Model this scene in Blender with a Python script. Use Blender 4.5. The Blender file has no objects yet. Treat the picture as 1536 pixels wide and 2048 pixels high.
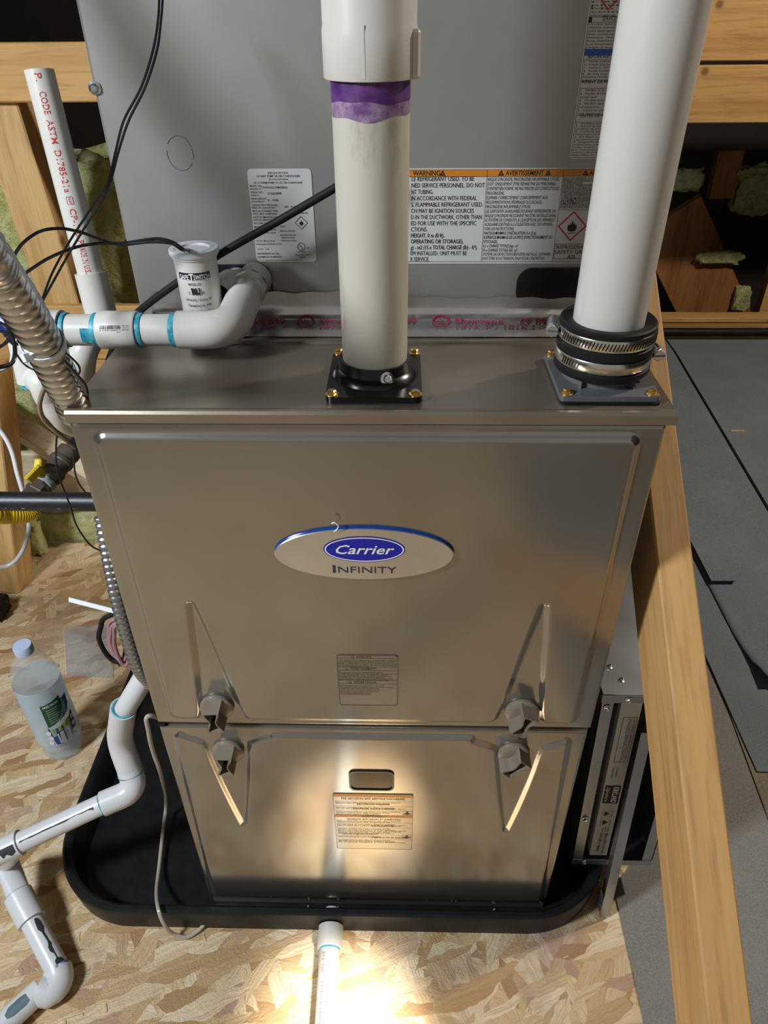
import bpy, math, random
import numpy as np
from mathutils import Vector, Matrix
random.seed(7)
S = bpy.context.scene
COL = S.collection

# ---------------------------------------------------------------- camera
cam_d = bpy.data.cameras.new('camera'); cam = bpy.data.objects.new('camera', cam_d); COL.objects.link(cam)
cam_d.sensor_fit = 'VERTICAL'; cam_d.sensor_height = 36.0
cam_d.lens = 36.0 * 1449.2 / 2048.0
cam_d.clip_start = 0.02; cam_d.clip_end = 60
def cam_axes(p, y, r):
    f = Vector((math.sin(y)*math.cos(p), math.cos(y)*math.cos(p), -math.sin(p)))
    rt = Vector((math.cos(y), -math.sin(y), 0)); up = rt.cross(f)
    rt2 = rt*math.cos(r) + up*math.sin(r); up2 = rt2.cross(f)
    return rt2, up2, f
_r, _u, _f = cam_axes(.6251, -.0272, -.0096)
M = Matrix(((_r.x, _u.x, -_f.x, .0315), (_r.y, _u.y, -_f.y, -.5668), (_r.z, _u.z, -_f.z, 1.197), (0, 0, 0, 1)))
cam.matrix_world = M
S.camera = cam
# ---------------------------------------------------------------- world, lamps, exposure
W = bpy.data.worlds.new('attic_air'); S.world = W; W.use_nodes = True
W.node_tree.nodes['Background'].inputs[0].default_value = (1.0, .94, .85, 1)
W.node_tree.nodes['Background'].inputs[1].default_value = 0.26
def lamp(name, kind, loc, target, energy, color, size=.1, **k):
    d = bpy.data.lights.new(name, kind); d.energy = energy; d.color = color
    if kind == 'AREA': d.size = size
    else: d.shadow_soft_size = size
    for a, b in k.items(): setattr(d, a, b)
    o = bpy.data.objects.new(name, d); COL.objects.link(o); o.location = loc
    o.rotation_euler = (Vector(target) - Vector(loc)).to_track_quat('-Z', 'Y').to_euler()
    return o
lamp('work_light', 'AREA', (-1.15, -.70, 1.72), (-.55, .35, .4), 34, (.86, .93, 1.0), .26)
lamp('flashlight', 'SPOT', (.045, -.290, .31), (-.040, -.180, 0), 30, (1.0, .95, .86), .018, spot_size=math.radians(47), spot_blend=1.0)
lamp('right_fill_lamp', 'POINT', (1.75, .75, 2.25), (0, 0, 0), 120, (1.0, .90, .76), .06)  # unseen lamp added to brighten the felt and boards at the right
S.view_settings.view_transform = 'Standard'; S.view_settings.look = 'None'
S.view_settings.gamma = 1; S.view_settings.use_curve_mapping = False
S.view_settings.exposure = 0.0

cy_ = S.cycles; cy_.max_bounces = 7; cy_.diffuse_bounces = 3; cy_.glossy_bounces = 3; cy_.transmission_bounces = 6; cy_.transparent_max_bounces = 8
cy_.use_adaptive_sampling = True; cy_.adaptive_threshold = .03; cy_.caustics_reflective = False; cy_.caustics_refractive = False

# ---------------------------------------------------------------- mesh helpers
class MB:
    def __init__(self): self.v = []; self.f = []; self.s = []
    def add(self, vs, fs, smooth=False):
        b = len(self.v); self.v += [tuple(p) for p in vs]
        self.f += [tuple(b+i for i in f) for f in fs]; self.s += [smooth]*len(fs); return self
    def box(self, lo, hi, bev=0):
        (a, b, c), (d, e, g) = lo, hi
        if a > d: a, d = d, a
        if b > e: b, e = e, b
        if c > g: c, g = g, c
        if bev <= 0:
            vs = [(a,b,c),(d,b,c),(d,e,c),(a,e,c),(a,b,g),(d,b,g),(d,e,g),(a,e,g)]
            return self.add(vs, [(0,3,2,1),(4,5,6,7),(0,1,5,4),(1,2,6,5),(2,3,7,6),(3,0,4,7)])
        # chamfered box
        vs = []; idx = {}
        for i, x in enumerate((a, d)):
            for j, y in enumerate((b, e)):
                for k, z in enumerate((c, g)):
                    sx, sy, sz = (1, -1)[i], (1, -1)[j], (1, -1)[k]
                    idx[i,j,k,0] = len(vs); vs.append((x, y+sy*bev, z+sz*bev))
                    idx[i,j,k,1] = len(vs); vs.append((x+sx*bev, y, z+sz*bev))
                    idx[i,j,k,2] = len(vs); vs.append((x+sx*bev, y+sy*bev, z))
        fs = []
        for i in (0, 1):
            q = [idx[i,0,0,0], idx[i,1,0,0], idx[i,1,1,0], idx[i,0,1,0]]; fs.append(q if i else q[::-1])
            q = [idx[0,i,0,1], idx[0,i,1,1], idx[1,i,1,1], idx[1,i,0,1]]; fs.append(q if i else q[::-1])
            q = [idx[0,0,i,2], idx[1,0,i,2], idx[1,1,i,2], idx[0,1,i,2]]; fs.append(q if i else q[::-1])
        for i in (0, 1):
            for j in (0, 1):
                fs.append((idx[i,j,0,0], idx[i,j,1,0], idx[i,j,1,1], idx[i,j,0,1]))
                fs.append((idx[i,0,j,0], idx[i,1,j,0], idx[i,1,j,2], idx[i,0,j,2]))
                fs.append((idx[0,i,j,1], idx[1,i,j,1], idx[1,i,j,2], idx[0,i,j,2]))
                for k in (0, 1): fs.append((idx[i,j,k,0], idx[i,j,k,1], idx[i,j,k,2]))
        return self.add(vs, fs)
    def obox(self, p0, p1, w, h, up=(0,0,1), bev=0):
        """bar from p0 to p1, w across, h along 'up'"""
        p0, p1 = Vector(p0), Vector(p1); d = (p1-p0).normalized()
        s = d.cross(Vector(up)).normalized(); u = s.cross(d)
        m = MB().box((-w/2, 0, -h/2), (w/2, (p1-p0).length, h/2), bev)
        self.add([p0 + s*x + d*y + u*z for x, y, z in m.v], m.f); return self
    def tube(self, pts, r, n=12, caps=True, smooth=True, hole=None):
        pts = [Vector(p) for p in pts]; N = len(pts)
        rs = r if isinstance(r, (list, tuple)) else [r]*N
        tang = []
        for i in range(N):
            a = pts[max(i-1, 0)]; b = pts[min(i+1, N-1)]; t = b-a
            if t.length < 1e-9: t = tang[-1] if tang else Vector((0,0,1))
            tang.append(t.normalized())
        ref = Vector((0,0,1)) if abs(tang[0].z) < .9 else Vector((1,0,0))
        nrm = (ref - tang[0]*ref.dot(tang[0])).normalized(); vs = []
        for i in range(N):
            nrm = (nrm - tang[i]*nrm.dot(tang[i])).normalized(); bi = tang[i].cross(nrm)
            for k in range(n):
                a = 2*math.pi*k/n
                vs.append(pts[i] + (nrm*math.cos(a) + bi*math.sin(a))*rs[i])
        fs = [(i*n+k, i*n+(k+1) % n, (i+1)*n+(k+1) % n, (i+1)*n+k) for i in range(N-1) for k in range(n)]
        self.add(vs, fs, smooth)
        if caps:
            self.add(vs[:n], [tuple(range(n))[::-1]]); self.add(vs[-n:], [tuple(range(n))])
        return self
    def cyl(self, p0, p1, r0, r1=None, n=24, caps=True):
        r1 = r0 if r1 is None else r1
        return self.tube([p0, p1], [r0, r1], n, caps)
    def lathe(self, base, axis, prof, n=32):
        """prof = [(radius, height)], closed with caps when radius > 0"""
        base = Vector(base); ax = Vector(axis).normalized()
        ref = Vector((0,0,1)) if abs(ax.z) < .9 else Vector((1,0,0))
        u = (ref - ax*ref.dot(ax)).normalized(); w = ax.cross(u); vs = []
        for r, h in prof:
            for k in range(n):
                a = 2*math.pi*k/n; vs.append(base + ax*h + (u*math.cos(a)+w*math.sin(a))*max(r, 1e-5))
        fs = [(i*n+k, i*n+(k+1) % n, (i+1)*n+(k+1) % n, (i+1)*n+k) for i in range(len(prof)-1) for k in range(n)]
        return self.add(vs, fs, True)
    def prism(self, poly, fn, d0, d1, smooth=False):
        """poly 2D, fn(x,y,d)->3D, extruded between d0 and d1"""
        n = len(poly); vs = [fn(x, y, d0) for x, y in poly] + [fn(x, y, d1) for x, y in poly]
        self.add(vs, [(k, (k+1) % n, n+(k+1) % n, n+k) for k in range(n)], smooth)
        self.add(vs, [tuple(range(n))[::-1], tuple(range(n, 2*n))]); return self
    def build(self, name, mat, parent=None, loc=None, autosmooth=35, kind=None):
        me = bpy.data.meshes.new(name); me.from_pydata([tuple(v) for v in self.v], [], self.f)
        me.polygons.foreach_set('use_smooth', self.s)
        if mat: me.materials.append(mat)
        me.update()
        import bmesh
        bm = bmesh.new(); bm.from_mesh(me)
        bmesh.ops.remove_doubles(bm, verts=bm.verts, dist=1e-6)
        bmesh.ops.recalc_face_normals(bm, faces=bm.faces); bm.to_mesh(me); bm.free()
        if any(self.s): me.set_sharp_from_angle(angle=math.radians(autosmooth))
        o = bpy.data.objects.new(name, me); COL.objects.link(o)
        if parent is not None:
            o.parent = parent
            if parent.parent is None: o.location = [-c for c in parent.location]
        elif self.v:
            xs, ys, zs = zip(*self.v)
            c = Vector(((min(xs)+max(xs))/2, (min(ys)+max(ys))/2, min(zs)))
            me.transform(Matrix.Translation(-c)); o.location = c
        if kind: o['kind'] = kind
        return o
def empty(name, loc, label=None, cat=None, group=None):
    o = bpy.data.objects.new(name, None); COL.objects.link(o); o.location = loc
    o.empty_display_size = .05
    if label: tag(o, label, cat, group)
    return o
def tag(o, label, cat, group=None):
    o['label'] = label; o['category'] = cat
    if group: o['group'] = group
    return o
def struct(o): o['kind'] = 'structure'; return o
def inst(src, name, parent, pos, rot=None):
    """copy of a part that shares its mesh; pos in world"""
    o = src.copy(); o.name = name; COL.objects.link(o); o.parent = parent
    off = Vector(parent.location) if parent.parent is None else Vector((0,0,0))
    o.location = Vector(pos) - off
    if rot: o.rotation_euler = rot
    return o
def cat(pts, n=8):
    """Catmull-Rom through the points"""
    P = [Vector(p) for p in pts]; P = [2*P[0]-P[1]] + P + [2*P[-1]-P[-2]]; out = []
    for i in range(1, len(P)-2):
        a, b, c, d = P[i-1:i+3]
        for k in range(n):
            t = k/n
            out.append(.5*((2*b) + (c-a)*t + (2*a-5*b+4*c-d)*t*t + (3*b-a-3*c+d)*t**3))
    out.append(P[-2]); return out
def bend(p0, corner, p1, r, n=8):
    """arc replacing the corner"""
    c = Vector(corner); a = (Vector(p0)-c).normalized(); b = (Vector(p1)-c).normalized()
    s = c + a*r; e = c + b*r
    return [(s*(1-t)+c*t)*(1-t) + (c*(1-t)+e*t)*t for t in [i/n for i in range(n+1)]]
def rrect(x0, y0, x1, y1, r, n=5):
    out = []
    for cx, cy, a in ((x1-r, y0+r, -90), (x1-r, y1-r, 0), (x0+r, y1-r, 90), (x0+r, y0+r, 180)):
        for k in range(n+1):
            t = math.radians(a + 90*k/n); out.append((cx+r*math.cos(t), cy+r*math.sin(t)))
    return out
def ellipse(cx, cy, a, b, n=48): return [(cx+a*math.cos(2*math.pi*k/n), cy+b*math.sin(2*math.pi*k/n)) for k in range(n)]

# ---------------------------------------------------------------- flat print
_tc = {}
def text2d(s, bold=0, shear=0):
    k = (s, bold, shear)
    if k not in _tc:
        c = bpy.data.curves.new('t', 'FONT'); c.body = s; c.size = 1; c.resolution_u = 2; c.shear = shear; c.offset = bold
        c.fill_mode = 'FRONT'
        o = bpy.data.objects.new('t', c); COL.objects.link(o)
        dg = bpy.context.evaluated_depsgraph_get(); dg.update()
        me = bpy.data.meshes.new_from_object(o.evaluated_get(dg))
        v = [(p.co.x, p.co.y) for p in me.vertices]; f = [tuple(p.vertices) for p in me.polygons]
        bpy.data.objects.remove(o); bpy.data.curves.remove(c); bpy.data.meshes.remove(me)
        _tc[k] = (v, f)
    return _tc[k]
CAP = .70
class Print:
    """collects flat print in a 2D frame; fn maps (x, y) to 3D"""
    def __init__(self, fn): self.m = MB(); self.fn = fn
    def text(self, s, x, y, h, w=None, align='l', bold=0, shear=0, rot=0):
        v, f = text2d(s, bold, shear)
        if not v: return self
        mx = max(p[0] for p in v); mn = min(p[0] for p in v); k = h/CAP
        kx = k if w is None else w/max(mx-mn, 1e-6); wid = kx*(mx-mn)
        ox = {'l': 0, 'c': -wid/2, 'r': -wid}[align]
        cr, sr = math.cos(rot), math.sin(rot); out = []
        for a, b in v:
            u = (a-mn)*kx+ox; t = b*k
            out.append(self.fn(x+u*cr-t*sr, y+u*sr+t*cr))
        self.m.add(out, f); return self
    def poly(self, pts, sub=1):
        self.m.add([self.fn(*p) for p in pts], [tuple(range(len(pts)))]); return self
    def rect(self, x0, y0, x1, y1, nx=1):
        for i in range(nx):
            a = x0+(x1-x0)*i/nx; b = x0+(x1-x0)*(i+1)/nx
            self.poly([(a, y0), (b, y0), (b, y1), (a, y1)])
        return self
    def line(self, x0, y0, x1, y1, w):
        dx, dy = x1-x0, y1-y0; L = math.hypot(dx, dy); nx, ny = -dy/L*w/2, dx/L*w/2
        return self.poly([(x0+nx, y0+ny), (x0-nx, y0-ny), (x1-nx, y1-ny), (x1+nx, y1+ny)])
    def ring(self, outer, inner):
        n = len(outer); vs = [self.fn(*p) for p in outer] + [self.fn(*p) for p in inner]
        self.m.add(vs, [(k, (k+1) % n, n+(k+1) % n, n+k) for k in range(n)]); return self
    def frame(self, x0, y0, x1, y1, w, r=0):
        if r: self.ring(rrect(x0, y0, x1, y1, r), rrect(x0+w, y0+w, x1-w, y1-w, r-w*.9))
        else: self.ring([(x0,y0),(x1,y0),(x1,y1),(x0,y1)], [(x0+w,y0+w),(x1-w,y0+w),(x1-w,y1-w),(x0+w,y1-w)])
        return self
    def build(self, name, mat, parent):
        m = self.m; o = m.build(name, mat, parent); return o

# ---------------------------------------------------------------- materials
def mat(name, col, rough=.5, metal=0, **k):
    m = bpy.data.materials.new(name); m.use_nodes = True; b = m.node_tree.nodes['Principled BSDF']
    b.inputs['Base Color'].default_value = (*col, 1); b.inputs['Roughness'].default_value = rough
    b.inputs['Metallic'].default_value = metal
    for a, v in k.items(): b.inputs[a.replace('_', ' ')].default_value = v
    return m
class NT:
    def __init__(self, m): self.m = m; self.t = m.node_tree; self.b = self.t.nodes['Principled BSDF']
    def n(self, typ, **k):
        x = self.t.nodes.new(typ)
        for a, v in k.items():
            if a.startswith('i_'): 
                key = a[2:]; key = int(key) if key.isdigit() else key.replace('_', ' ')
                x.inputs[key].default_value = v
            else: setattr(x, a, v)
        return x
    def l(self, a, b): self.t.links.new(a, b)
    def coords(self, scale=(1,1,1), rot=(0,0,0), world=True):
        if world: src = self.n('ShaderNodeNewGeometry').outputs['Position']
        else: src = self.n('ShaderNodeTexCoord').outputs['Object']
        mp = self.n('ShaderNodeMapping'); mp.inputs['Scale'].default_value = scale; mp.inputs['Rotation'].default_value = rot
        self.l(src, mp.inputs['Vector']); return mp.outputs[0]
    def noise(self, vec, scale=5, detail=3, rough=.5):
        x = self.n('ShaderNodeTexNoise', i_Scale=scale, i_Detail=detail, i_Roughness=rough); self.l(vec, x.inputs['Vector']); return x
    def ramp(self, fac, stops):
        r = self.n('ShaderNodeValToRGB'); self.l(fac, r.inputs[0]); e = r.color_ramp.elements
        while len(e) < len(stops): e.new(.5)
        for el, (p, c) in zip(e, stops):
            el.position = p; el.color = (*c, 1) if len(c) == 3 else c
        return r.outputs[0]
    def mix(self, fac, a, b, mode='MIX'):
        x = self.n('ShaderNodeMix', data_type='RGBA', blend_type=mode)
        if hasattr(fac, 'default_value') or hasattr(fac, 'links'): self.l(fac, x.inputs[0])
        else: x.inputs[0].default_value = fac
        for s, v in ((6, a), (7, b)):
            if hasattr(v, 'links'): self.l(v, x.inputs[s])
            else: x.inputs[s].default_value = (*v, 1)
        return x.outputs[2]
    def bump(self, h, strength=.2, dist=.002):
        x = self.n('ShaderNodeBump', i_Strength=strength, i_Distance=dist); self.l(h, x.inputs['Height'])
        self.l(x.outputs[0], self.b.inputs['Normal']); return x
    def color(self, c): self.l(c, self.b.inputs['Base Color'])
def metal(name, a, b, rough=.3, brush=(3, 3, 600), bump=.02, metallic=.9):
    m = mat(name, a, rough, metallic); t = NT(m)
    n1 = t.noise(t.coords(), 9, 3); t.color(t.ramp(n1.outputs[0], [(.3, a), (.7, b)]))
    n2 = t.noise(t.coords(brush), 1, 2); t.bump(n2.outputs[0], bump, .001)
    rr = t.n('ShaderNodeMapRange', i_3=rough-.05, i_4=rough+.07); t.l(n1.outputs[0], rr.inputs[0]); t.l(rr.outputs[0], t.b.inputs['Roughness'])
    return m
def plastic(name, a, b, rough=.35, scale=14, bump=.05, dirt=None):
    m = mat(name, a, rough); t = NT(m); n = t.noise(t.coords((1, 1, .35)), scale, 4)
    c = t.ramp(n.outputs[0], [(.35, a), (.7, b)])
    if dirt:
        d = t.noise(t.coords((1, 1, .35)), 20, 6, .75); f = t.ramp(d.outputs[0], [(.54, (0,0,0)), (.68, (.65,.65,.65))])
        c = t.mix(f, c, dirt)
    t.color(c); n2 = t.noise(t.coords(), 160, 2); t.bump(n2.outputs[0], bump, .0006); return m
def wood(name, light, dark, axis='y', scale=1.0, rough=.6):
    m = mat(name, light, rough); t = NT(m)
    sc = {'x': (1.2, 16, 16), 'y': (16, 1.2, 16), 'z': (16, 16, 1.2)}[axis]
    v = t.coords(tuple(c*scale for c in sc), world=False)
    n = t.noise(v, 1.3, 5, .6); w = t.noise(v, 7, 3, .6)
    c = t.ramp(n.outputs[0], [(.3, dark), (.5, light), (.75, tuple(min(1, x*1.15) for x in light))])
    c = t.mix(t.ramp(w.outputs[0], [(.5, (0,0,0)), (.72, (.5,.5,.5))]), c, tuple(x*.6 for x in dark))
    kn = t.n('ShaderNodeTexVoronoi', i_Scale=5.5); t.l(t.coords(world=False), kn.inputs['Vector'])
    c = t.mix(t.ramp(kn.outputs['Distance'], [(.035, (.9,.9,.9)), (.10, (0,0,0))]), c, tuple(x*.38 for x in dark))
    t.color(c); t.bump(w.outputs[0], .25, .002); return m

TAUPE = metal('furnace_paint', (.362, .352, .325), (.400, .390, .362), .16, (4, 4, 900), .010, .88)
TAUPE2 = metal('furnace_lid_paint', (.365, .308, .240), (.42, .362, .292), .34, (900, 4, 4), .02, .85)
COILP = metal('coil_cabinet_paint', (.33, .32, .30), (.37, .36, .34), .46, (4, 4, 700), .02, .62)
GALV = metal('galvanised_steel', (.36, .375, .40), (.48, .495, .515), .36, (40, 40, 40), .03, .95)
STEEL = metal('stainless_band', (.62, .60, .52), (.75, .73, .66), .2, (5, 5, 500), .01, 1.0)
CHROME = metal('bright_zinc', (.70, .76, .82), (.82, .86, .9), .18, (9, 9, 9), .0, 1.0)
BRASS = metal('brass_screw', (.75, .50, .16), (.85, .62, .25), .3, (9, 9, 9), .0, 1.0)
ALU = metal('badge_aluminium', (.64, .63, .60), (.76, .75, .72), .28, (4, 4, 1500), .03, .85)
PVC = plastic('white_pvc', (.60, .575, .525), (.64, .62, .575), .30, 12, .03)
PVCD = plastic('dusty_white_pvc', (.50, .465, .380), (.55, .52, .435), .42, 10, .05, (.27, .255, .22))
PVCS = plastic('scuffed_white_pvc', (.66, .67, .68), (.71, .72, .73), .32, 9, .05)
RUBBER = plastic('black_rubber', (.008, .008, .008), (.014, .014, .014), .55, 30, .15); RUBBER.node_tree.nodes['Principled BSDF'].inputs['Specular IOR Level'].default_value = .22
BLKPL = plastic('black_plastic', (.008, .008, .009), (.014, .014, .015), .22, 20, .05)
PANPL = plastic('pan_plastic', (.006, .007, .008), (.012, .013, .014), .42, 40, .3); PANPL.node_tree.nodes['Principled BSDF'].inputs['Specular IOR Level'].default_value = .28
GREYPL = plastic('grey_plastic', (.105, .110, .118), (.13, .135, .143), .4, 20, .05)
KNOBPL = plastic('knob_plastic', (.205, .170, .128), (.245, .205, .155), .36, 25, .03)
WIREB = mat('black_wire', (.012, .012, .016), .28)
WIREW = mat('white_cable', (.80, .80, .80), .4)
WIREP = mat('red_wire', (.50, .04, .09), .35)
WIREPINK = mat('faded_red_wire', (.30, .16, .17), .4)
WIREBR = mat('brown_cable', (.24, .18, .13), .4)
NYLON = mat('nylon_tie', (.78, .84, .88), .35)
PAPER = plastic('label_stock', (.58, .58, .57), (.62, .62, .61), .3, 30, .02)
SILVERLBL = metal('silver_label_stock', (.33, .315, .275), (.36, .345, .30), .24, (300, 300, 300), .0, .80)
INK = mat('black_ink', (.012, .011, .010), .5)
INKG = mat('grey_ink', (.06, .055, .045), .5)
INKO = mat('orange_ink', (.62, .22, .018), .4)
INKO2 = mat('orange_print', (.70, .27, .04), .4)
INKR = mat('red_ink', (.50, .03, .03), .45)
INKPINK = mat('pink_ink', (.58, .012, .09), .4)
INKB = mat('blue_ink', (.012, .09, .42), .4)
INKY = mat('yellow_ink', (.65, .50, .03), .4)
INKW = mat('white_ink', (.85, .85, .86), .4)
EMBLEM = mat('emblem_blue', (.006, .012, .36), .2)
BLUEFILM = mat('blue_film', (.01, .05, .28), .25)
PRIMER = None
def primer(name, a, b):
    m = mat(name, a, .4); t = NT(m); n = t.noise(t.coords((1, 1, 1)), 70, 4, .7)
    t.color(t.ramp(n.outputs[0], [(.38, a), (.62, b)])); return m
BLUEP = primer('blue_primer', (.004, .20, .30), (.10, .45, .55))
PURP = primer('purple_primer', (.062, .014, .115), (.120, .038, .185))
PURP2 = primer('thin_purple_primer', (.13, .05, .19), (.33, .24, .33))
PURP3 = primer('violet_primer', (.22, .12, .55), (.50, .44, .75))
TAR = mat('black_mastic', (.03, .032, .034), .6)
BLKIRON = plastic('black_iron', (.008, .009, .011), (.02, .022, .026), .42, 20, .3)
IRONBR = metal('brown_iron_fitting', (.11, .085, .07), (.17, .14, .11), .45, (40, 40, 40), .2, .5)
YEL = plastic('yellow_handle', (.70, .52, .015), (.78, .60, .03), .35, 20, .02)
YELF = plastic('yellow_coating', (.72, .47, .01), (.80, .55, .02), .3, 20, .02)
LUM = wood('lumber', (.62, .355, .125), (.46, .23, .065), 'x')
LUMZ = wood('stud_lumber', (.66, .42, .18), (.50, .27, .085), 'z')
LUMB = wood('brace_lumber', (.60, .345, .130), (.48, .255, .085), 'y')
LUMP = wood('pale_lumber', (.70, .60, .44), (.58, .46, .30), 'x')
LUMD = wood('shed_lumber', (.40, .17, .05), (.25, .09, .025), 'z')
ROOF = plastic('shaded_sheathing', (.016, .012, .010), (.028, .020, .016), .9, 4, .2)  # near-black colour holds the shade of the unlit attic depth
def insul():
    m = mat('glass_wool', (.5, .5, .2), .95); t = NT(m); n = t.noise(t.coords(), 22, 6, .75)
    t.color(t.ramp(n.outputs[0], [(.3, (.30, .30, .06)), (.5, (.62, .62, .28)), (.7, (.80, .80, .50))]))
    t.bump(n.outputs[0], 1, .02); return m
INS = insul()
def osb():
    """strand board: layers of pressed flakes, each layer lying its own way"""
    m = mat('osb', (.6, .45, .28), .58); t = NT(m); col = hgt = None
    wob = t.noise(t.coords((1, 1, 0)), 24, 2, .7); vv = t.n('ShaderNodeVectorMath', operation='MULTIPLY_ADD')
    t.l(wob.outputs['Color'], vv.inputs[0]); vv.inputs[1].default_value = (.016, .016, 0); t.l(t.coords((1, 1, 0)), vv.inputs[2])
    for i, (rot, sc, thr) in enumerate(((.15, (15, 50, 1), -1), (1.15, (14, 52, 1), .40), (2.05, (13, 46, 1), .46), (2.75, (16, 58, 1), .52))):
        ro = t.n('ShaderNodeMapping'); ro.inputs['Rotation'].default_value = (0, 0, rot); ro.inputs['Location'].default_value = (3.1*i, 1.7*i, 0); t.l(vv.outputs[0], ro.inputs[0])
        mp = t.n('ShaderNodeMapping'); mp.inputs['Scale'].default_value = sc; t.l(ro.outputs[0], mp.inputs[0])
        vo = t.n('ShaderNodeTexVoronoi', i_Scale=1.0, voronoi_dimensions='2D'); t.l(mp.outputs[0], vo.inputs['Vector'])
        sep = t.n('ShaderNodeSeparateColor'); t.l(vo.outputs['Color'], sep.inputs[0])
        c = t.ramp(sep.outputs[1], [(0, (.34, .185, .075)), (.10, (.48, .30, .135)), (.32, (.61, .43, .225)), (.62, (.70, .53, .315)), (.86, (.78, .645, .43)), (.93, (.53, .36, .22)), (1, (.43, .27, .19))])
        mg = t.n('ShaderNodeMapping'); mg.inputs['Scale'].default_value = (9, 330, 1); t.l(ro.outputs[0], mg.inputs[0])
        g = t.n('ShaderNodeTexNoise', i_Scale=1.0, i_Detail=2.0, i_Roughness=.75, noise_dimensions='2D'); t.l(mg.outputs[0], g.inputs['Vector'])
        c = t.mix(t.ramp(g.outputs[0], [(.42, (0,0,0)), (.72, (.55,.55,.55))]), c, (.40, .235, .10))
        h = t.n('ShaderNodeMath', operation='MULTIPLY_ADD'); h.inputs[1].default_value = .35; t.l(g.outputs[0], h.inputs[0]); t.l(sep.outputs[2], h.inputs[2])
        if thr < 0: col, hgt = c, h.outputs[0]
        else:
            gt = t.n('ShaderNodeMath', operation='GREATER_THAN'); gt.inputs[1].default_value = thr; t.l(sep.outputs[0], gt.inputs[0])
            col = t.mix(gt.outputs[0], col, c)
            hm = t.n('ShaderNodeMix', data_type='FLOAT'); t.l(gt.outputs[0], hm.inputs[0]); t.l(hgt, hm.inputs[2]); t.l(h.outputs[0], hm.inputs[3]); hgt = hm.outputs[0]
    st = t.noise(t.coords((1, 1, 0)), 5.5, 4, .7)
    col = t.mix(t.ramp(st.outputs[0], [(.54, (0,0,0)), (.68, (.6,.6,.6))]), col, (.33, .22, .19))
    t.color(col); ha = t.n('ShaderNodeMath', operation='MULTIPLY_ADD'); ha.inputs[1].default_value = .6
    fine = t.noise(t.coords((1, 1, 0)), 170, 2, .8); t.l(fine.outputs[0], ha.inputs[0]); t.l(hgt, ha.inputs[2]); t.bump(ha.outputs[0], .75, .0035); return m
OSB = osb()
def felt(name, a, b, c2):
    m = mat(name, a, .8); t = NT(m); n = t.noise(t.coords(), 420, 3, .8); l = t.noise(t.coords(), 6, 4, .6)
    c = t.ramp(n.outputs[0], [(.32, a), (.5, b), (.72, c2)])
    c = t.mix(t.ramp(l.outputs[0], [(.45, (0,0,0)), (.75, (.35,.35,.35))]), c, c2); t.color(c)
    t.bump(n.outputs[0], .5, .002); t.b.inputs['Specular IOR Level'].default_value = .25; return m
FELT = felt('grey_felt', (.115, .137, .157), (.165, .192, .217), (.26, .288, .31))
FELTWARM = felt('warm_lit_felt', (.16, .13, .095), (.23, .19, .14), (.34, .285, .21))  # same grey felt, warm light put into its colour as brown
FELTD = felt('floor_felt', (.18, .17, .15), (.235, .222, .20), (.32, .305, .28))  # some of the warm light is mixed into this felt tone too
def glassy(name, col, rough=.03, ior=1.2, trans=1.0, alpha=1.0):
    return mat(name, col, rough, 0, Transmission_Weight=trans, IOR=ior, Alpha=alpha)
CLEAR = mat('clear_plastic', (.80, .88, .92), .06, 0, Alpha=.20)
BAGPL = glassy('cloudy_film', (.80, .85, .90), .25, 1.05, .55, .55)
TUBECL = mat('clear_vinyl', (.62, .55, .46), .12, 0, Alpha=.72)
TAPE = metal('foil_tape', (.56, .55, .54), (.70, .69, .68), .2, (60, 60, 60), .12, .85)
GLASSD = mat('sight_glass', (.015, .011, .008), .12, 0, Specular_IOR_Level=.25)

# ================================================================ SETTING
m = MB(); m.box((-2.6, -2.6, -.02), (2.6, .94, 0)); m.box((-.32, .94, -.02), (2.6, 2.36, 0))
struct(m.build('floor', OSB))
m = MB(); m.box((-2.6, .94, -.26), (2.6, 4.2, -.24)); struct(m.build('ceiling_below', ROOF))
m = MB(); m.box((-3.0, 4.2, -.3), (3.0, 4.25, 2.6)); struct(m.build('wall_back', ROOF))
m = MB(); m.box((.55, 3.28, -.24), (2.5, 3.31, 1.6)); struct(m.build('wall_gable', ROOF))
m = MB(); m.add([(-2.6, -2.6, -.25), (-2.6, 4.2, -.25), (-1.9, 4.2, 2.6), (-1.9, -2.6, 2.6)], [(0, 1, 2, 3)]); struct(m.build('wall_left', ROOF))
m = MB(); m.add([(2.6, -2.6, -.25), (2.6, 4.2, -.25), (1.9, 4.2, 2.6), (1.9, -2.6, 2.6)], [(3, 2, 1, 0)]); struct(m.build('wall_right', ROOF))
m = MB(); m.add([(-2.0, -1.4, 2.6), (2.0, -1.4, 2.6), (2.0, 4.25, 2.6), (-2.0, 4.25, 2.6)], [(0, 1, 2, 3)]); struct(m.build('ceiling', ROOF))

# ================================================================ FURNACE
FR = empty('furnace', (0, .3, .012), 'taupe metal gas furnace with two embossed doors standing in the black drain pan', 'furnace')
b = MB(); b.box((-.2635, .020, .012), (.2635, .735, .885), .002); b.build('casing', TAUPE, FR)
# lid with folded front lip and a bead near the coil
b = MB()
prof = [(-.0060, .8870), (-.0070, .8878), (-.0070, .8965), (-.005, .8990), (-.002, .8993), (.004, .8975), (.146, .8975), (.148, .8995), (.151, .9), (.154, .8995), (.156, .8975), (.735, .8975), (.735, .8855), (.02, .8850)]
x0, x1 = -.2640, .2715
b.prism([(y, z) for y, z in prof], lambda y, z, d: (d, y, z), x0, x1); b.build('lid', TAUPE2, FR)

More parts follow.
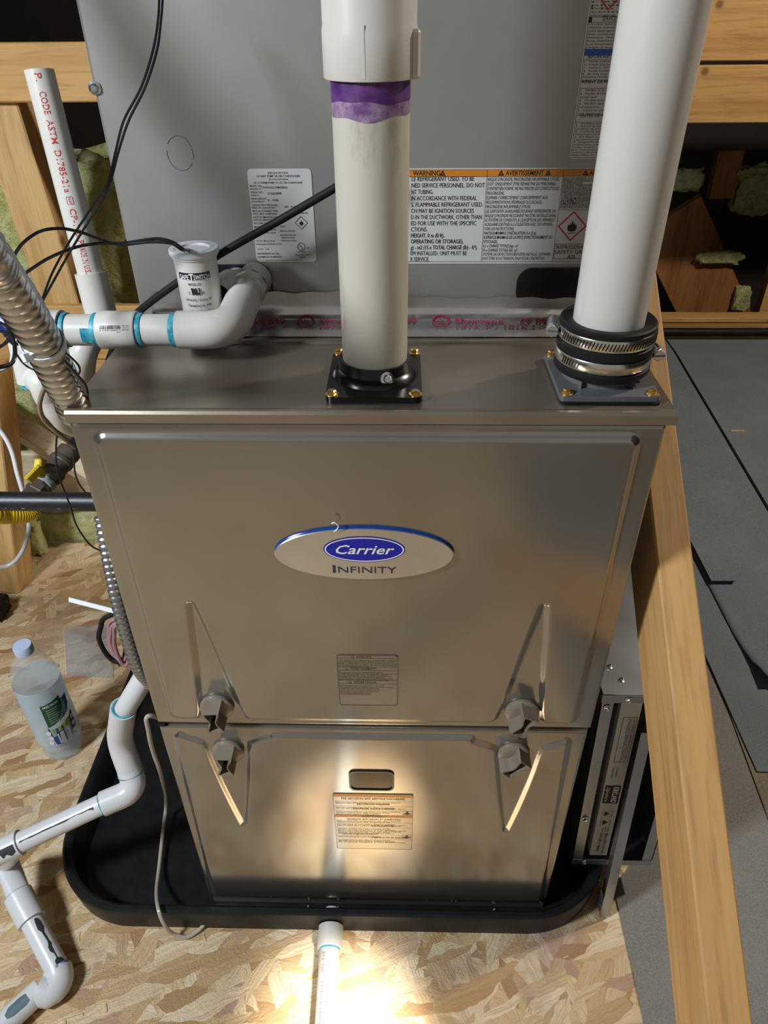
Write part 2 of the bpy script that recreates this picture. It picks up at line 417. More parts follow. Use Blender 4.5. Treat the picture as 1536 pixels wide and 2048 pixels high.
def polysdf(px, py, poly):
    P = np.array(poly); d = np.full(px.shape, 1e9); ins = np.zeros(px.shape, bool); n = len(P)
    for i in range(n):
        a, c = P[i], P[(i+1) % n]; e = c-a; wx, wy = px-a[0], py-a[1]
        t = np.clip((wx*e[0]+wy*e[1])/(e@e+1e-12), 0, 1)
        d = np.minimum(d, (wx-e[0]*t)**2+(wy-e[1]*t)**2)
        cr = ((a[1] <= py) & (c[1] > py)) | ((c[1] <= py) & (a[1] > py))
        xs = a[0]+(py-a[1])/(c[1]-a[1]+1e-12)*(c[0]-a[0]); ins ^= cr & (px < xs)
    return np.where(ins, 1, -1)*np.sqrt(d)
def smax(a, b_, k):
    h = np.clip(.5+.5*(a-b_)/k, 0, 1); return b_*(1-h)+a*h+k*h*(1-h)
def smin(a, b_, k): return -smax(-a, -b_, k)
def leaf(p): return [(q.x, q.y) for q in cat([Vector((a, c_, 0)) for a, c_ in p[:9]], 5)] + [(q.x, q.y) for q in cat([Vector((a, c_, 0)) for a, c_ in p[9:]+p[:1]], 5)][:-1]
def door(name, x0, x1, z0, z1, panel, leaves, H=.0045, bev=.0075, step=.00135):
    nx = int((x1-x0)/step)+1; nz = int((z1-z0)/step)+1
    X, Z = np.meshgrid(np.linspace(x0, x1, nx), np.linspace(z0, z1, nz))
    d = polysdf(X, Z, panel)
    for lf in leaves: d = smin(d, -polysdf(X, Z, lf), .006)
    t = np.clip(d/bev+.1, 0, 1); h = H*t*t*(3-2*t)
    # rounded outer edge of the door
    e = np.minimum(np.minimum(X-x0, x1-X), np.minimum(Z-z0, z1-Z)); r = .004
    q = np.clip(1-e/r, 0, 1); Y = -h + r*(1-np.sqrt(np.clip(1-q*q, 0, 1)))
    vs = np.stack([X, Y, Z], -1).reshape(-1, 3)
    I = np.arange(nx*nz).reshape(nz, nx)
    fs = np.stack([I[:-1, :-1], I[:-1, 1:], I[1:, 1:], I[1:, :-1]], -1).reshape(-1, 4)
    m = MB(); m.add(vs.tolist(), fs.tolist(), True)
    per = list(I[0, :]) + list(I[1:, -1]) + list(I[-1, -2::-1]) + list(I[-2:0:-1, 0])
    pv = [tuple(vs[i]) for i in per]; n = len(pv); back = [(p[0], .0195, p[2]) for p in pv]
    m.add(pv+back, [(k, (k+1) % n, n+(k+1) % n, n+k) for k in range(n)], False)
    return m.build(name, TAUPE, FR)
leafUL = [(-.190, .668), (-.1935, .63), (-.197, .58), (-.2015, .53), (-.2060, .49), (-.2105, .476), (-.222, .468), (-.235, .45), (-.12, .45), (-.140, .468), (-.1515, .474), (-.1575, .484), (-.1655, .52), (-.1735, .57), (-.1815, .62)]
leafUL2 = [(-x-.006, z) for x, z in leafUL]
leafLL = [(-.1845, .250), (-.1915, .29), (-.1985, .335), (-.2045, .38), (-.2095, .425), (-.2175, .436), (-.235, .446), (-.235, .47), (-.13, .47), (-.13, .446), (-.152, .436), (-.159, .426), (-.1655, .38), (-.1725, .33), (-.180, .28)]
leafLL2 = [(-x-.003, z-.004) for x, z in leafLL]
leafUL, leafUR, leafLL, leafLR = leaf(leafUL), leaf(leafUL2)[::-1], leaf(leafLL), leaf(leafLL2)[::-1]
UD = door('upper_door', -.2665, .2665, .4635, .8840, rrect(-.2475, .4745, .2465, .8755, .012), [leafUL, leafUR])
LD = door('lower_door', -.2665, .2640, .0450, .4585, [(-.2520, .441), (-.243, .4495), (.236, .4495), (.2450, .441), (.2575, .02), (-.2600, .02)], [leafLL, leafLR])
# dark foot of the casing under the door and the notch at the seam
b = MB(); b.box((-.262, .004, .013), (.262, .0195, .0425)); b.build('base_rail', TAUPE, FR)
b = MB(); b.box((-.2570, .006, .4570), (.262, .0195, .4650)); b.build('seam_strip', TAUPE2, FR)
b = MB(); b.box((-.2665, -.0008, .4588), (-.2575, .018, .4634)); b.build('seam_gasket', RUBBER, FR)

# latch knobs
def knob(name, x, z, rot, door_):
    c, s = math.cos(rot), math.sin(rot)
    def P(u, w, y): return (x+u*c+w*s, y, z-u*s+w*c)
    m = MB(); m.lathe((x, -.0002, z), (0, -1, 0), [(0, 0), (.0200, 0), (.0205, .002), (.0200, .0045), (.0175, .0068), (.012, .0080), (0, .0085)], 36)
    k = m.build('latch_knob', KNOBPL, door_)
    prof = [(-.0100+.0058*(.5+.5*math.cos(math.pi*q/8)), .0165*q/8) for q in range(-8, 9)]
    out = prof + [(-u, w) for u, w in prof[::-1]]
    inn = [(u*.72, w*.93) for u, w in out]
    g = MB(); y0, y1 = -.004, -.0265; n = len(out)
    vs = [P(u*1.02, w*1.02, y0) for u, w in out] + [P(u, w, y1) for u, w in out] + [P(u, w, y1) for u, w in inn] + [P(u*.9, w*.9, y0-.004) for u, w in inn]
    fs = []
    for r in range(3): fs += [(r*n+i, r*n+(i+1) % n, (r+1)*n+(i+1) % n, (r+1)*n+i) for i in range(n)]
    g.add(vs, fs, True); g.build('latch_grip', KNOBPL, door_)
    h = MB(); h.add([P(u*.97, w*.98, -.012) for u, w in inn], [tuple(range(n))]); h.build('grip_socket', BLKPL, door_)
knob('k', -.187, .4985, math.radians(-4), UD); knob('k', -.185, .4125, math.radians(2), LD)
knob('k', .178, .4975, math.radians(24), UD); knob('k', .1765, .4150, math.radians(44), LD)

# badge
BY = -.0047
BG = MB()
n = 64; rings = []
cx, cz, A, B = -.004, .7415, .0895, .0322
for k_, y in ((1.0, BY), (1.0, BY-.0034), (.985, BY-.0044), (.6, BY-.0046), (.25, BY-.0047)):
    rings.append([(cx+A*k_*math.cos(2*math.pi*i/n), y, cz+(B if k_ == 1 else B-(1-k_)*B)*math.sin(2*math.pi*i/n)) for i in range(n)])
vs = [p for r in rings[1:] for p in r]
BG.add(vs, [(r*n+i, r*n+(i+1) % n, (r+1)*n+(i+1) % n, (r+1)*n+i) for r in range(3) for i in range(n)] + [tuple(range(3*n, 4*n))], True)
bdg = BG.build('badge', ALU, FR); bdg['label'] = 'brushed oval badge with blue emblem'
e = MB(); e.add(rings[0]+[(p[0]*1, p[1], p[2]) for p in rings[1]], [(i, (i+1) % n, n+(i+1) % n, n+i) for i in range(n)], True)
e.add([(cx+(A+.0006)*math.cos(2*math.pi*i/n), BY-.0002, cz+.0003+(B+.0006)*math.sin(2*math.pi*i/n)) for i in range(n)] + rings[1], [(i, (i+1) % n, n+(i+1) % n, n+i) for i in range(n)], True)
e.build('badge_edge', BLUEFILM, bdg)
ye = BY-.0050
def flat(y): return lambda a, c_: (a, y, c_)
ox, oz, oa, ob = -.0035, .7490, .0405, .0162
pr = Print(flat(ye)); pr.poly(ellipse(ox, oz, oa, ob)); pr.build('emblem', EMBLEM, bdg)
pr = Print(flat(ye-.0003)); pr.ring(ellipse(ox, oz, oa-.0012, ob-.001), ellipse(ox, oz, oa-.0026, ob-.0022))
pr.text('Carrier', ox+.0008, oz-.0055, .0112, .058, 'c', .012, .32); pr.build('emblem_lettering', INKW, bdg)
pr = Print(flat(ye)); pr.text('I', -.0360, .7185, .0100, .0030, 'l', .0); pr.text('NFINITY', -.0305, .7185, .0082, .0590, 'l', 0)
pr.build('series_lettering', mat('dark_blue_ink', (.03, .035, .07), .3), bdg)
b = MB(); b.tube(cat([(-.032, -.0115, .7725), (-.029, -.0125, .776), (-.0275, -.0125, .780), (-.031, -.012, .7835), (-.034, -.012, .7825)], 5), .0006, 6); b.build('film_curl', INKW, bdg)

# upper warning sticker (silver)
SY = -.0052
b = MB(); b.prism(rrect(-.0385, .5090, .0305, .5945, .004), lambda x, z, d: (x, d, z), SY+.0007, SY); wl = b.build('warning_sticker', SILVERLBL, FR)
pr = Print(flat(SY-.0002)); pr.frame(-.0385, .5090, .0305, .5945, .0008, .004)
for z in (.5895-.0005, .5765-.0015, .5700-.0008, .5530+.0003, .5470-.0003): pr.line(-.038, z, .030, z, .0004)
pr.text('WARNING', -.017, .5899, .0032, .0175, 'l', .01); pr.text('AVERTISSEMENT', -.024, .5705, .0034, .0300, 'l', .01); pr.text('ADVERTENCIA', -.021, .5478, .0034, .0270, 'l', .01)
for x, z in ((-.0205, .5898), (-.0278, .5704), (-.0248, .5477)): pr.ring([(x-.0022, z), (x+.0022, z), (x, z+.0038)], [(x-.0015, z+.0004), (x+.0015, z+.0004), (x, z+.0029)])
L1 = ['This product can expose you to chemicals including', 'lead and lead components, which are known to the', 'State of California to cause cancer and birth defects', 'or other reproductive harm. For more information go', 'to www.P65Warnings.ca.gov']
L2 = ['Ce produit peut vous exposer a des agents', 'chimiques, y compris le plomb et les composants du', 'plomb, identifies par l\'Etat de Californie comme', 'pouvant causer le cancer et des malformations', 'congenitales ou autres troubles de l\'appareil', 'reproducteur. Pour de plus amples informations,', 'prière de consulter www.P65Warnings.ca.gov']
L3 = ['Este producto puede exponerle a químicos', 'incluyendo plomo y compuestos de plomo, que es', 'conocido por el Estado de California', 'como causante de cancer y defectos de', 'nacimiento u otros daños reproductivos.', 'Para mayor informacion visite', 'www.P65Warnings.ca.gov']
for ls, z0, dz, ws in ((L1, .5866, .0026, [.066, .063, .066, .066, .034]), (L2, .5668, .0022, [.050, .066, .056, .060, .052, .062, .058]), (L3, .5440, .0025, [.052, .062, .046, .046, .046, .036, .036])):
    for i, (s_, w_) in enumerate(zip(ls, ws)): pr.text(s_, -.037, z0-i*dz-.0013, .0014, w_, 'l', .02)
pr.build('sticker_print', INKG, wl)
# sight glass
b = MB()
p1 = rrect(-.0330, .3375, .0262, .3800, .009); p2 = rrect(-.0305, .3398, .0238, .3778, .007); nn = len(p1)
b.add([(x, -.0044, z) for x, z in p1]+[(x, -.0065, z) for x, z in p1]+[(x, -.0065, z) for x, z in p2]+[(x, -.0042, z) for x, z in p2], [(r*nn+i, r*nn+(i+1) % nn, (r+1)*nn+(i+1) % nn, (r+1)*nn+i) for r in range(3) for i in range(nn)]); b.build('sight_glass_gasket', BLKPL, LD)
b = MB(); b.add([(x, -.0050, z) for x, z in p2], [tuple(range(nn))]); b.build('sight_glass', GLASSD, LD)
# lower hazard sticker
b = MB(); b.prism(rrect(-.0560, .1930, .0518, .3285, .003), lambda x, z, d: (x, d, z), SY+.0007, SY); hl = b.build('hazard_sticker', SILVERLBL, FR)
pr = Print(flat(SY-.0002)); pr.rect(-.0555, .3215, .0513, .3280); pr.rect(-.0555, .2735, .0513, .2790); pr.build('orange_bar', INKO2, hl)
pr = Print(flat(SY-.0003)); pr.frame(-.0560, .1930, .0518, .3285, .0005, .003)
for z in (.3120, .3000, .2900, .2600, .2480, .2280, .2180): pr.line(-.0555, z, .0513, z, .0003)
pr.text('FIRE, EXPLOSION AND ASPHYXIATION HAZARD', -.002, .3155, .0042, .086, 'c', .01)
pr.text('EXPLOSION HAZARD', -.002, .3030, .0036, .044, 'c', .01); pr.text('ELECTRICAL SHOCK HAZARD', -.002, .2925, .0034, .056, 'c', .01)
pr.text('AVERTISSEMENT', -.002, .2745, .0034, .034, 'c', .01); pr.text('INCENDIE, EXPLOSION ET D\'ASPHYXIE', -.002, .2670, .0034, .074, 'c', .01)
pr.text('EXPLOSION', .010, .2510, .0036, .030, 'c', .01); pr.text('DANGER D\'EMPOISONNEMENT', -.022, .2300, .0030, .05, 'c', .01); pr.text('L\'MONOXYDE DE CARBONE', .020, .2215, .0034, .05, 'c', .01)
seg = ['Failure to follow safety warnings exactly could result in dangerous', 'operation, serious injury, death or property damage.', 'Improper servicing could result in dangerous operation', 'Do not store or use gasoline or other flammable vapors']
for i, z in enumerate([.3095, .3068, .2975, .2948, .2875, .2848, .2820, .2795, .2645, .2620, .2575, .2550, .2525, .2460, .2435, .2410, .2385, .2360, .2335, .2265, .2240, .2160, .2135, .2110]):
    pr.text(seg[i % 4], -.053, z-.0012, .0015, (.088, .074, .08, .095)[i % 4] if not (i in (6, 7, 19, 20)) else .06, 'l', .02)
for z in (.2805, .2215):
    pr.frame(.0375, z, .0505, z+.0090, .0003)
    pr.poly(ellipse(.044, z+.0065, .0016, .0018, 12)); pr.poly([(.0385, z+.0028), (.042, z+.0046), (.046, z+.0046), (.0495, z+.0028), (.0495, z+.0018), (.046, z+.0030), (.0465, z+.0008), (.0415, z+.0008), (.042, z+.0030), (.0385, z+.0018)])
pr.build('sticker_print', INKG, hl)

# black vent flange on the lid
FL = MB()
def plate(mb, x0, y0, x1, y1, z0, z1, r): mb.prism(rrect(x0, y0, x1, y1, r, 4), lambda x, y, d: (x, y, d), z0, z1)
plate(FL, -.036, .013, .0505, .1165, .8977, .9035, .007)
ccx, ccy = .0072, .066
FL.lathe((ccx, ccy, .9035), (0, 0, 1), [(.0405, 0), (.0385, .004), (.0345, .007), (.0330, .016), (.0308, .016), (.0308, .002)], 40)
fo = FL.build('vent_flange', BLKPL, FR)
def screw(name, parent, pos, axis=(0, 0, 1), r=.0042, mat_=BRASS, slot=False):
    ax = Vector(axis).normalized(); m = MB(); p = Vector(pos)
    m.lathe(p, ax, [(0, 0), (r*1.45, 0), (r*1.45, .0008), (r*.9, .0012)], 16)
    m.lathe(p, ax, [(r*.95, .001), (r*.95, .0034), (r*.75, .0042), (0, .0042)], 6)
    return m.build(name, mat_, parent)
for x, y in ((-.0300, .0195), (.0447, .0195), (-.0300, .1105), (.0447, .1105)): screw('flange_screw', fo, (x, y, .9035))
screw('collar_screw', fo, (.0190, .0335, .9120), (.25, -1, .35), .0042, CHROME)

# grey exhaust flange
GF = MB(); g0x, g0y = .2165, .0620
plate(GF, .1725, .0130, .2605, .1100, .9000, .9050, .004)
GF.lathe((g0x, g0y, .9050), (0, 0, 1), [(.0355, 0), (.0350, .014), (.0320, .014), (.0320, 0)], 40)
for a in (-2.2, -.95, .6, 2.4):
    p = Vector((g0x, g0y, 0)); d = Vector((math.cos(a), math.sin(a), 0)); GF.obox(p+d*.033+Vector((0, 0, .908)), p+d*.042+Vector((0, 0, .908)), .002, .007)
go = GF.build('exhaust_flange', GREYPL, FR)
for x, y in ((.1790, .0195), (.2540, .0195), (.1790, .1035), (.2540, .1035)): screw('flange_screw', go, (x, y, .9050))
b = MB(); plate(b, .1735, .0105, .2610, .1090, .8977, .8999, .004); b.build('flange_gasket', RUBBER, go)

# ================================================================ COIL CABINET
CY = .215
CC = empty('coil_cabinet', (.005, .45, .905), 'plain grey sheet metal coil cabinet sitting on the back of the furnace', 'coil cabinet')
b = MB(); b.box((-.2600, CY, .9010), (.2740, .715, 1.62), .003); b.build('cabinet_shell', COILP, CC)
fy = CY-.0004
def cyf(d): return lambda a, c_: (a, CY-d, c_)
# black access openings with grommets
def opening(x0, x1, z0, z1, r, nm):
    pl = [(x, z) for x, z in rrect(x0, z0, x1, z1, r, 8)]; m = MB(); m.prism(pl, lambda x, z, d: (x, d, z), CY-.0002, CY-.0022); return m.build(nm, BLKPL, CC)
op1 = opening(-0.1923, -0.1080, .9030, 0.9593, .026, 'drain_grommet')
op2 = opening(0.1556, .262, 0.9139, 0.9553, .016, 'drain_grommet')
b = MB(); kx, kz = -0.1880, 1.0675
for a0, a1 in ((20, 150), (170, 330), (338, 375)):
    b.tube([(kx+.0128*math.cos(math.radians(a)), CY-.0002, kz+.0155*math.sin(math.radians(a))) for a in range(a0, a1+1, 6)], .00055, 5)
b.build('knockout', COILP, CC)
screw('cabinet_screw', CC, (-0.2584, 0.2148, 1.1235), (0, -1, 0), .0042, CHROME)
# data label
def label(name, x0, x1, z0, z1, r):
    m = MB(); m.prism(rrect(x0, z0, x1, z1, r), lambda x, z, d: (x, d, z), CY-.0002, CY-.0008); return m.build(name, PAPER, CC)
dx0, dx1, dz1, dz0 = -0.1231, -0.0590, 1.0531, 0.9618
dl = label('data_label', dx0, dx1, dz0, dz1, .004)
pr = Print(cyf(.0010)); dw, dh = dx1-dx0, dz1-dz0
def D(s_, fx, fy_, fh, fw, al='l', bo=.004): pr.text(s_, dx0+fx*dw, dz1-fy_*dh, fh*dh, fw*dw, al, bo)
for s_, fx, fy_, fh, fw, al in [
 ('INDOOR SECTION', .48, .052, .020, .31, 'c'), ('OF HEAT PUMP OR AIR CONDITIONER', .48, .085, .022, .68, 'c'), ('SECTION INTERIEUR', .48, .115, .016, .31, 'c'), ("DE LA THERMOPOMPE OU DE L'AIR CONDITIONNÉ", .47, .151, .020, .76, 'c'),
 ('MODEL NO.', .02, .183, .019, .19, 'l'), ('MODÈLE N°', .02, .213, .016, .17, 'l'), ('CVAVA3621XMAEBAA', .20, .201, .024, .41, 'l'),
 ('SERIAL NO.', .02, .248, .019, .20, 'l'), ('SERIE N°', .02, .279, .016, .14, 'l'), ('3126J50898', .29, .263, .024, .22, 'l'),
 ('REFRIGERANT.', .02, .316, .019, .25, 'l'), ('REFRIGERANT', .02, .344, .016, .21, 'l'), ('R - 454B', .29, .334, .024, .16, 'l'),
 ('DESIGN/TEST PRESSURE:', .02, .384, .020, .42, 'l'), ('PRESS. DE CONCEP./TEST', .02, .411, .017, .38, 'l'), ('870', .54, .404, .021, .06, 'l'), ('PSIG', .64, .404, .021, .08, 'l'), ('5998', .75, .404, .021, .09, 'l'),
 ('MAX ALLOWABLE PRES.:', .02, .446, .020, .42, 'l'), ('PRESS. MAX. ADMISSIBLE', .02, .474, .016, .39, 'l'), ('870', .54, .470, .021, .06, 'l'), ('5998 kPa', .76, .468, .019, .15, 'l'),
 ('DATE OF MANUFACTURE:', .02, .512, .020, .43, 'l'), ('DATE DE FABRICATION', .02, .540, .017, .33, 'l'), ('FACTORY INSTALLED', .02, .577, .019, .35, 'l'),
 ('METERING DEVICE:', .02, .617, .018, .33, 'l'), ('DISPOSITIF DE MESURE', .02, .646, .016, .35, 'l'), ('INSTALLÉ EN USINE', .02, .680, .016, .34, 'l'),
 ('TXV', .44, .618, .024, .08, 'l'), ('INSTALLATION', .43, .662, .019, .25, 'l'), ('INSTRUCTIONS', .43, .708, .019, .26, 'l'), ('INSTRUCTIONS', .45, .735, .016, .22, 'l'), ("D'INSTALLATION", .44, .768, .016, .25, 'l'),
 ('7310 W. Morris Street,', .02, .771, .017, .32, 'l'), ('Indianapolis, IN 46231 U.S.A.', .02, .806, .017, .42, 'l'), ('347786 - 4168', .03, .862, .013, .20, 'l'),
 ('ENGINEERED IN USA,', .02, .917, .022, .37, 'l'), ('ASSEMBLED IN MEXICO', .02, .953, .021, .41, 'l'), ('https://www.corporate.carrier.com/patents/', .46, .986, .014, .62, 'c'),
 ('C', .67, .845, .014, .02, 'l'), ('US', .85, .845, .014, .04, 'l'), ('LISTED', .76, .895, .017, .13, 'c'), ('Evaporator Coil', .77, .927, .016, .22, 'c'), ('3R39', .77, .957, .020, .09, 'c')]: D(s_, fx, fy_, fh, fw, al)
ux, uz = dx0+.765*dw, dz1-.828*dh; pr.ring(ellipse(ux, uz, .0041, .0041, 24), ellipse(ux, uz, .0035, .0035, 24)); pr.text('U', ux-.0020, uz-.0006, .0026, .0018, 'l', .02); pr.text('L', ux+.0003, uz-.0024, .0026, .0016, 'l', .02)
def flame(pr, fx, fz, s_):
    pts = [(0, -.45), (-.30, -.42), (-.42, -.15), (-.36, .12), (-.24, -.02), (-.22, .30), (-.10, .15), (-.02, .55), (.10, .16), (.20, .32), (.24, 0), (.38, .14), (.42, -.15), (.30, -.42)]
    n_ = len(pts); inner = [(0, -.38), (-.14, -.36), (-.17, -.2), (-.12, -.06), (-.06, -.12), (0, .12), (.08, -.1), (.12, -.04), (.17, -.2), (.13, -.36)]
    c_ = (0, -.1)
    pr.m.add([pr.fn(fx+x*s_, fz+z*s_) for x, z in pts]+[pr.fn(fx, fz-.1*s_)], [(i, (i+1) % n_, n_) for i in range(n_)]); pr.rect(fx-.32*s_, fz-.62*s_, fx+.32*s_, fz-.56*s_)
def diamond(pr, x, z, s_, w_): pr.ring([(x, z-s_), (x+s_, z), (x, z+s_), (x-s_, z)], [(x, z-s_+w_), (x+s_-w_, z), (x, z+s_-w_), (x-s_+w_, z)])
qx, qz = dx0+.79*dw, dz1-.565*dh; diamond(pr, qx, qz, .0068, .0008); flame(pr, qx, qz, .0050)
pr.build('label_print', INK, dl)

WXA, WXB, WXC, WXD = 0.0716, 0.1295, 0.1759, 0.2128
T1X = [0.1031, 0.1140, 0.0627, 0.1069, 0.1134, 0.1047, 0.1133, 0.1080, 0.0577, 0.0756, 0.0957, 0.1107, 0.1000, 0.0606]
SZ0 = 1.1879
SZ34 = 1.1755
SZ45 = 1.1715
SZ98 = 1.1515
SZ111 = 1.1465
SZ113 = 1.1458
SZ120 = 1.1431
SZ156 = 1.1289
SZ163 = 1.1261
SZ177 = 1.1205
SZ223 = 1.1016
SZ230 = 1.0986
SZ244 = 1.0927
SZ312 = 1.0632
# orange warning label
wx0, wx1 = -0.0213, .2650
wz1, wz0 = 1.0529, 0.9595
wl2 = label('warning_label', wx0, wx1, wz0, wz1, .002)
c1 = 0.1157; c2 = 0.1909; ztop = wz1-.0012
zob = 1.0452
pr = Print(cyf(.0010)); pr.rect(wx0+.001, zob, wx1-.001, ztop); pr.build('orange_band', INKO, wl2)
pr = Print(cyf(.0012)); zf0 = wz0+.0022
pr.frame(wx0+.001, zf0, wx1-.001, ztop, .0003)
for xx in (c1, c2): pr.line(xx, zf0, xx, ztop, .0003)
pr.line(wx0+.001, zob, wx1-.001, zob, .0003)
hx = (zob+ztop)/2-.0022
pr.text('WARNING', 0.0691, hx, .0046, .027, 'r', .012)
def tri(x, s_=.0030): pr.ring([(x-s_, hx-.0002), (x+s_, hx-.0002), (x, hx+.0050)], [(x-s_*.25, hx+.0010), (x+s_*.25, hx+.0010), (x, hx+.0030)])
for x_ in (WXA, WXB, WXC, WXD): tri(x_)
pr.text('AVERTISSEMENT', (WXB+WXC)/2, hx, .0044, .0375, 'c', .012); pr.text('ADVERTENCIA', WXD+.004, hx, .0044, .032, 'l', .012)
T1 = ['LE REFRIGERANT USED. TO BE', 'NED SERVICE PERSONNEL. DO NOT', 'NT TUBING.', 'IN ACCORDANCE WITH FEDERAL', 'S. FLAMMABLE REFRIGERANT USED.', 'CH MAY BE IGNITION SOURCES', 'D IN THE DUCTWORK, OTHER THAN', 'ED FOR USE WITH THE SPECIFIC', 'CTIONS.', 'HEIGHT, 0 m (0 ft).', 'OPERATING OR STORAGE),', 'g) - m2 (15 x TOTAL CHARGE (lb) - ft²).', 'EM INSTALLED. UNIT MUST BE', 'R SERVICE.']
xl = 0.0429; zA, zB = 1.0415, 0.9627
for i, s_ in enumerate(T1):
    t_ = i/(len(T1)-1); xr_ = T1X[i]
    pr.text(s_, xr_, zA+(zB-zA)*t_-.0002, .0042, xr_-xl+.002, 'r', .008 if 9 <= i <= 11 else 0)
T2 = [("RISQUE D'INCENDIE, FRIGORIGÈNE INFLAMMABLE UTILISÉ.", .97), ('DOIT UNIQUEMENT ÊTRE RÉPARÉ PAR DU PERSONNEL', .93), ("D'ENTRETIEN FORMÉ. NE PAS PERCER LES CONDUITES DE", .98), ('FRIGORIGÈNE.', .24), ('ÉLIMINER CORRECTEMENT CONFORMÉMENT AUX', .84), ('RÉGLEMENTATIONS FÉDÉRALES OU LOCALES.', .77), ('FRIGORIGÈNE INFLAMMABLE UTILISÉ.', .62), ('LES DISPOSITIFS AUXILIAIRES POUVANT REPRÉSENTER UN', .97), ("RISQUE D'INCENDIE NE DOIVENT PAS ÊTRE INSTALLÉS DANS", .98), ("LE SYSTÈME DE CONDUITS, À L'EXCEPTION DES APPAREILS", .97), ("AUXILIAIRES DESTINÉS À L'UTILISATION AVEC CET APPAREIL.", .96), ('VOIR LES INSTRUCTIONS.', .42), ("HAUTEUR MINIMALE D'INSTALLATION, 0 m (0 pi).", .74), ('SUPERFICIE MINIMALE DE LA PIÈCE (FONCTIONNEMENT OU', .97), ('STOCKAGE),', .20), ('0,1 x CHARGE TOTALE (kg) - m²', .50), ('15 x CHARGE TOTALE (lb) - pi².', .50), ("SYSTÈME DE DÉTECTION DES FUITES INSTALLÉ. L'APPAREIL", .98), ("DOIT ÊTRE SOUS TENSION, SAUF POUR L'ENTRETIEN.", .90)]
for i, (s_, w_) in enumerate(T2): pr.text(s_, c1+.0010, zob-.0040-i*(zob-zf0-.0060)/(len(T2)-1), .0031, (c2-c1-.002)*w_, 'l', .006 if 12 <= i <= 16 else 0)
zmid = 1.0137
pr.line(c2, zmid, wx1-.001, zmid, .0003)
T3 = ['RIESGO DE INCENDIO. SE UTILIZA REFRIGERANTE', 'REPARADO POR PERSONAL DE SERVICIO CALIFICADO', 'DE REFRIGERANTE.', 'DESECHE LA UNIDAD DE FORMA ADECUADA', 'FEDERALES O LOCALES. SE UTILIZA', 'LOS DISPOSITIVOS AUXILIARES QUE', 'DEBEN INSTALARSE EN LOS CONDUCTOS', 'AUXILIARES ENUMERADOS PARA SU USO', 'CONSULTE LAS INSTRUCCIONES.', 'ALTURA MINIMA DE INSTALACIÓN,', 'AREA MINIMA DE LA HABITACIÓN', 'ALMACENAMIENTO), 0,1 x CARGA', 'SISTEMA DE DETECCIÓN DE FUGAS', 'ENERGIZADA, EXCEPTO PARA REALIZAR']
for i, s_ in enumerate(T3): pr.text(s_, c2+.0008, zob-.0030-i*(zob-zmid-.0042)/13, .0021, .0012*len(s_), 'l', .006 if 9 <= i <= 11 else 0)
zr0, zr1 = 0.9646, 0.9800
pr.frame(c2+.0006, zr0, wx1-.002, zr1, .0004)
pr.text('REFRIGERANT', c2+.0025, zr1-.0052, .0040, .036, 'l'); pr.text('SAFETY GROUP', c2+.0010, zr1-.0103, .0040, .041, 'l'); pr.text('A2L', c2+.0150, zr1-.0152, .0038, .0095, 'l', .012)
fx, fz = 0.2068, 0.9976
flame(pr, fx, fz, .0115); pr.build('label_print', INK, wl2)
pr = Print(cyf(.0011)); diamond(pr, fx, fz, .0150, .0020); pr.build('red_diamond', INKR, wl2)
pr = Print(cyf(.0011)); tx = fx+.0235; pr.poly([(tx-.0095, fz-.0120), (tx+.0095, fz-.0120), (tx, fz+.0045)]); pr.build('yellow_triangle', INKY, wl2)
pr = Print(cyf(.0013)); pr.ring([(tx-.0098, fz-.0122), (tx+.0098, fz-.0122), (tx, fz+.0050)], [(tx-.0075, fz-.0108), (tx+.0075, fz-.0108), (tx, fz+.0022)]); pr.build('triangle_border', INK, wl2)

# service label on the right
sx0 = 0.1949; sx1 = sx0+.068; sz0 = 1.0606; sz1 = sz0+.190
sl = label('service_label', sx0, sx1, sz0, sz1, .003)
pr = Print(cyf(.0010)); pr.frame(sx0+.0012, sz0+.0012, sx1-.0012, sz1-.0012, .0003, .002)
def zz(v): return {0: SZ0, 34: SZ34, 45: SZ45, 98: SZ98, 111: SZ111, 113: SZ113, 120: SZ120, 156: SZ156, 163: SZ163, 177: SZ177, 223: SZ223, 230: SZ230, 244: SZ244, 312: SZ312}[v]
lx = sx0+.0022
for v_ in (34, 45, 120, 163, 177, 230, 244): pr.line(sx0+.0014, zz(v_), sx1-.0014, zz(v_), .0003)
pr.rect(sx0+.0014, zz(45), sx0+.0042, zz(34))
pr.text('SERVICE / ENTRETIEN / SERVICIO', lx+.011, zz(45)+.0012, .0036, .050, 'l', .004)
def para(ls, va, vb, h_, bold=0, ind=0):
    a_, b_ = zz(va), zz(vb); dz_ = (a_-b_)/len(ls)
    for i, (s_, w_) in enumerate(ls): pr.text(s_, lx+ind, a_-(i+.78)*dz_, dz_*.62, w_, 'l', bold)
para([('Use only factory approved non-corrosive', .060), ('alkaline cleaners may damage coil. Use', .060), ('mild detergent and water. Rinse well.', .060), ('Des nettoyants très alcalins peuvent', .060), ('plastique. Nettoyer le serpentin avec', .060), ('Rincer abondamment.', .0285), ('Los limpiadores alcalinos fuertes', .058), ('Limpie el serpentín con detergente', .060)], 45, 98, 0)
pr.text('BEFORE REPLACING TXV FOLLOW', lx+.003, zz(120)+.0014, .0029, .056, 'l', .008)
para([('1.  Verify airflow is correct.', .040), ('2.  Check Subcooling at Outdoor unit', .052), ('3.  Confirm TXV bulb is properly', .048), ('4.  Verify system is free of moisture', .052), ('5.  Be sure evaporator and condenser', .054), ('Detailed Troubleshooting', .038), ('                       service manual', .050)], 120, 163, 0)
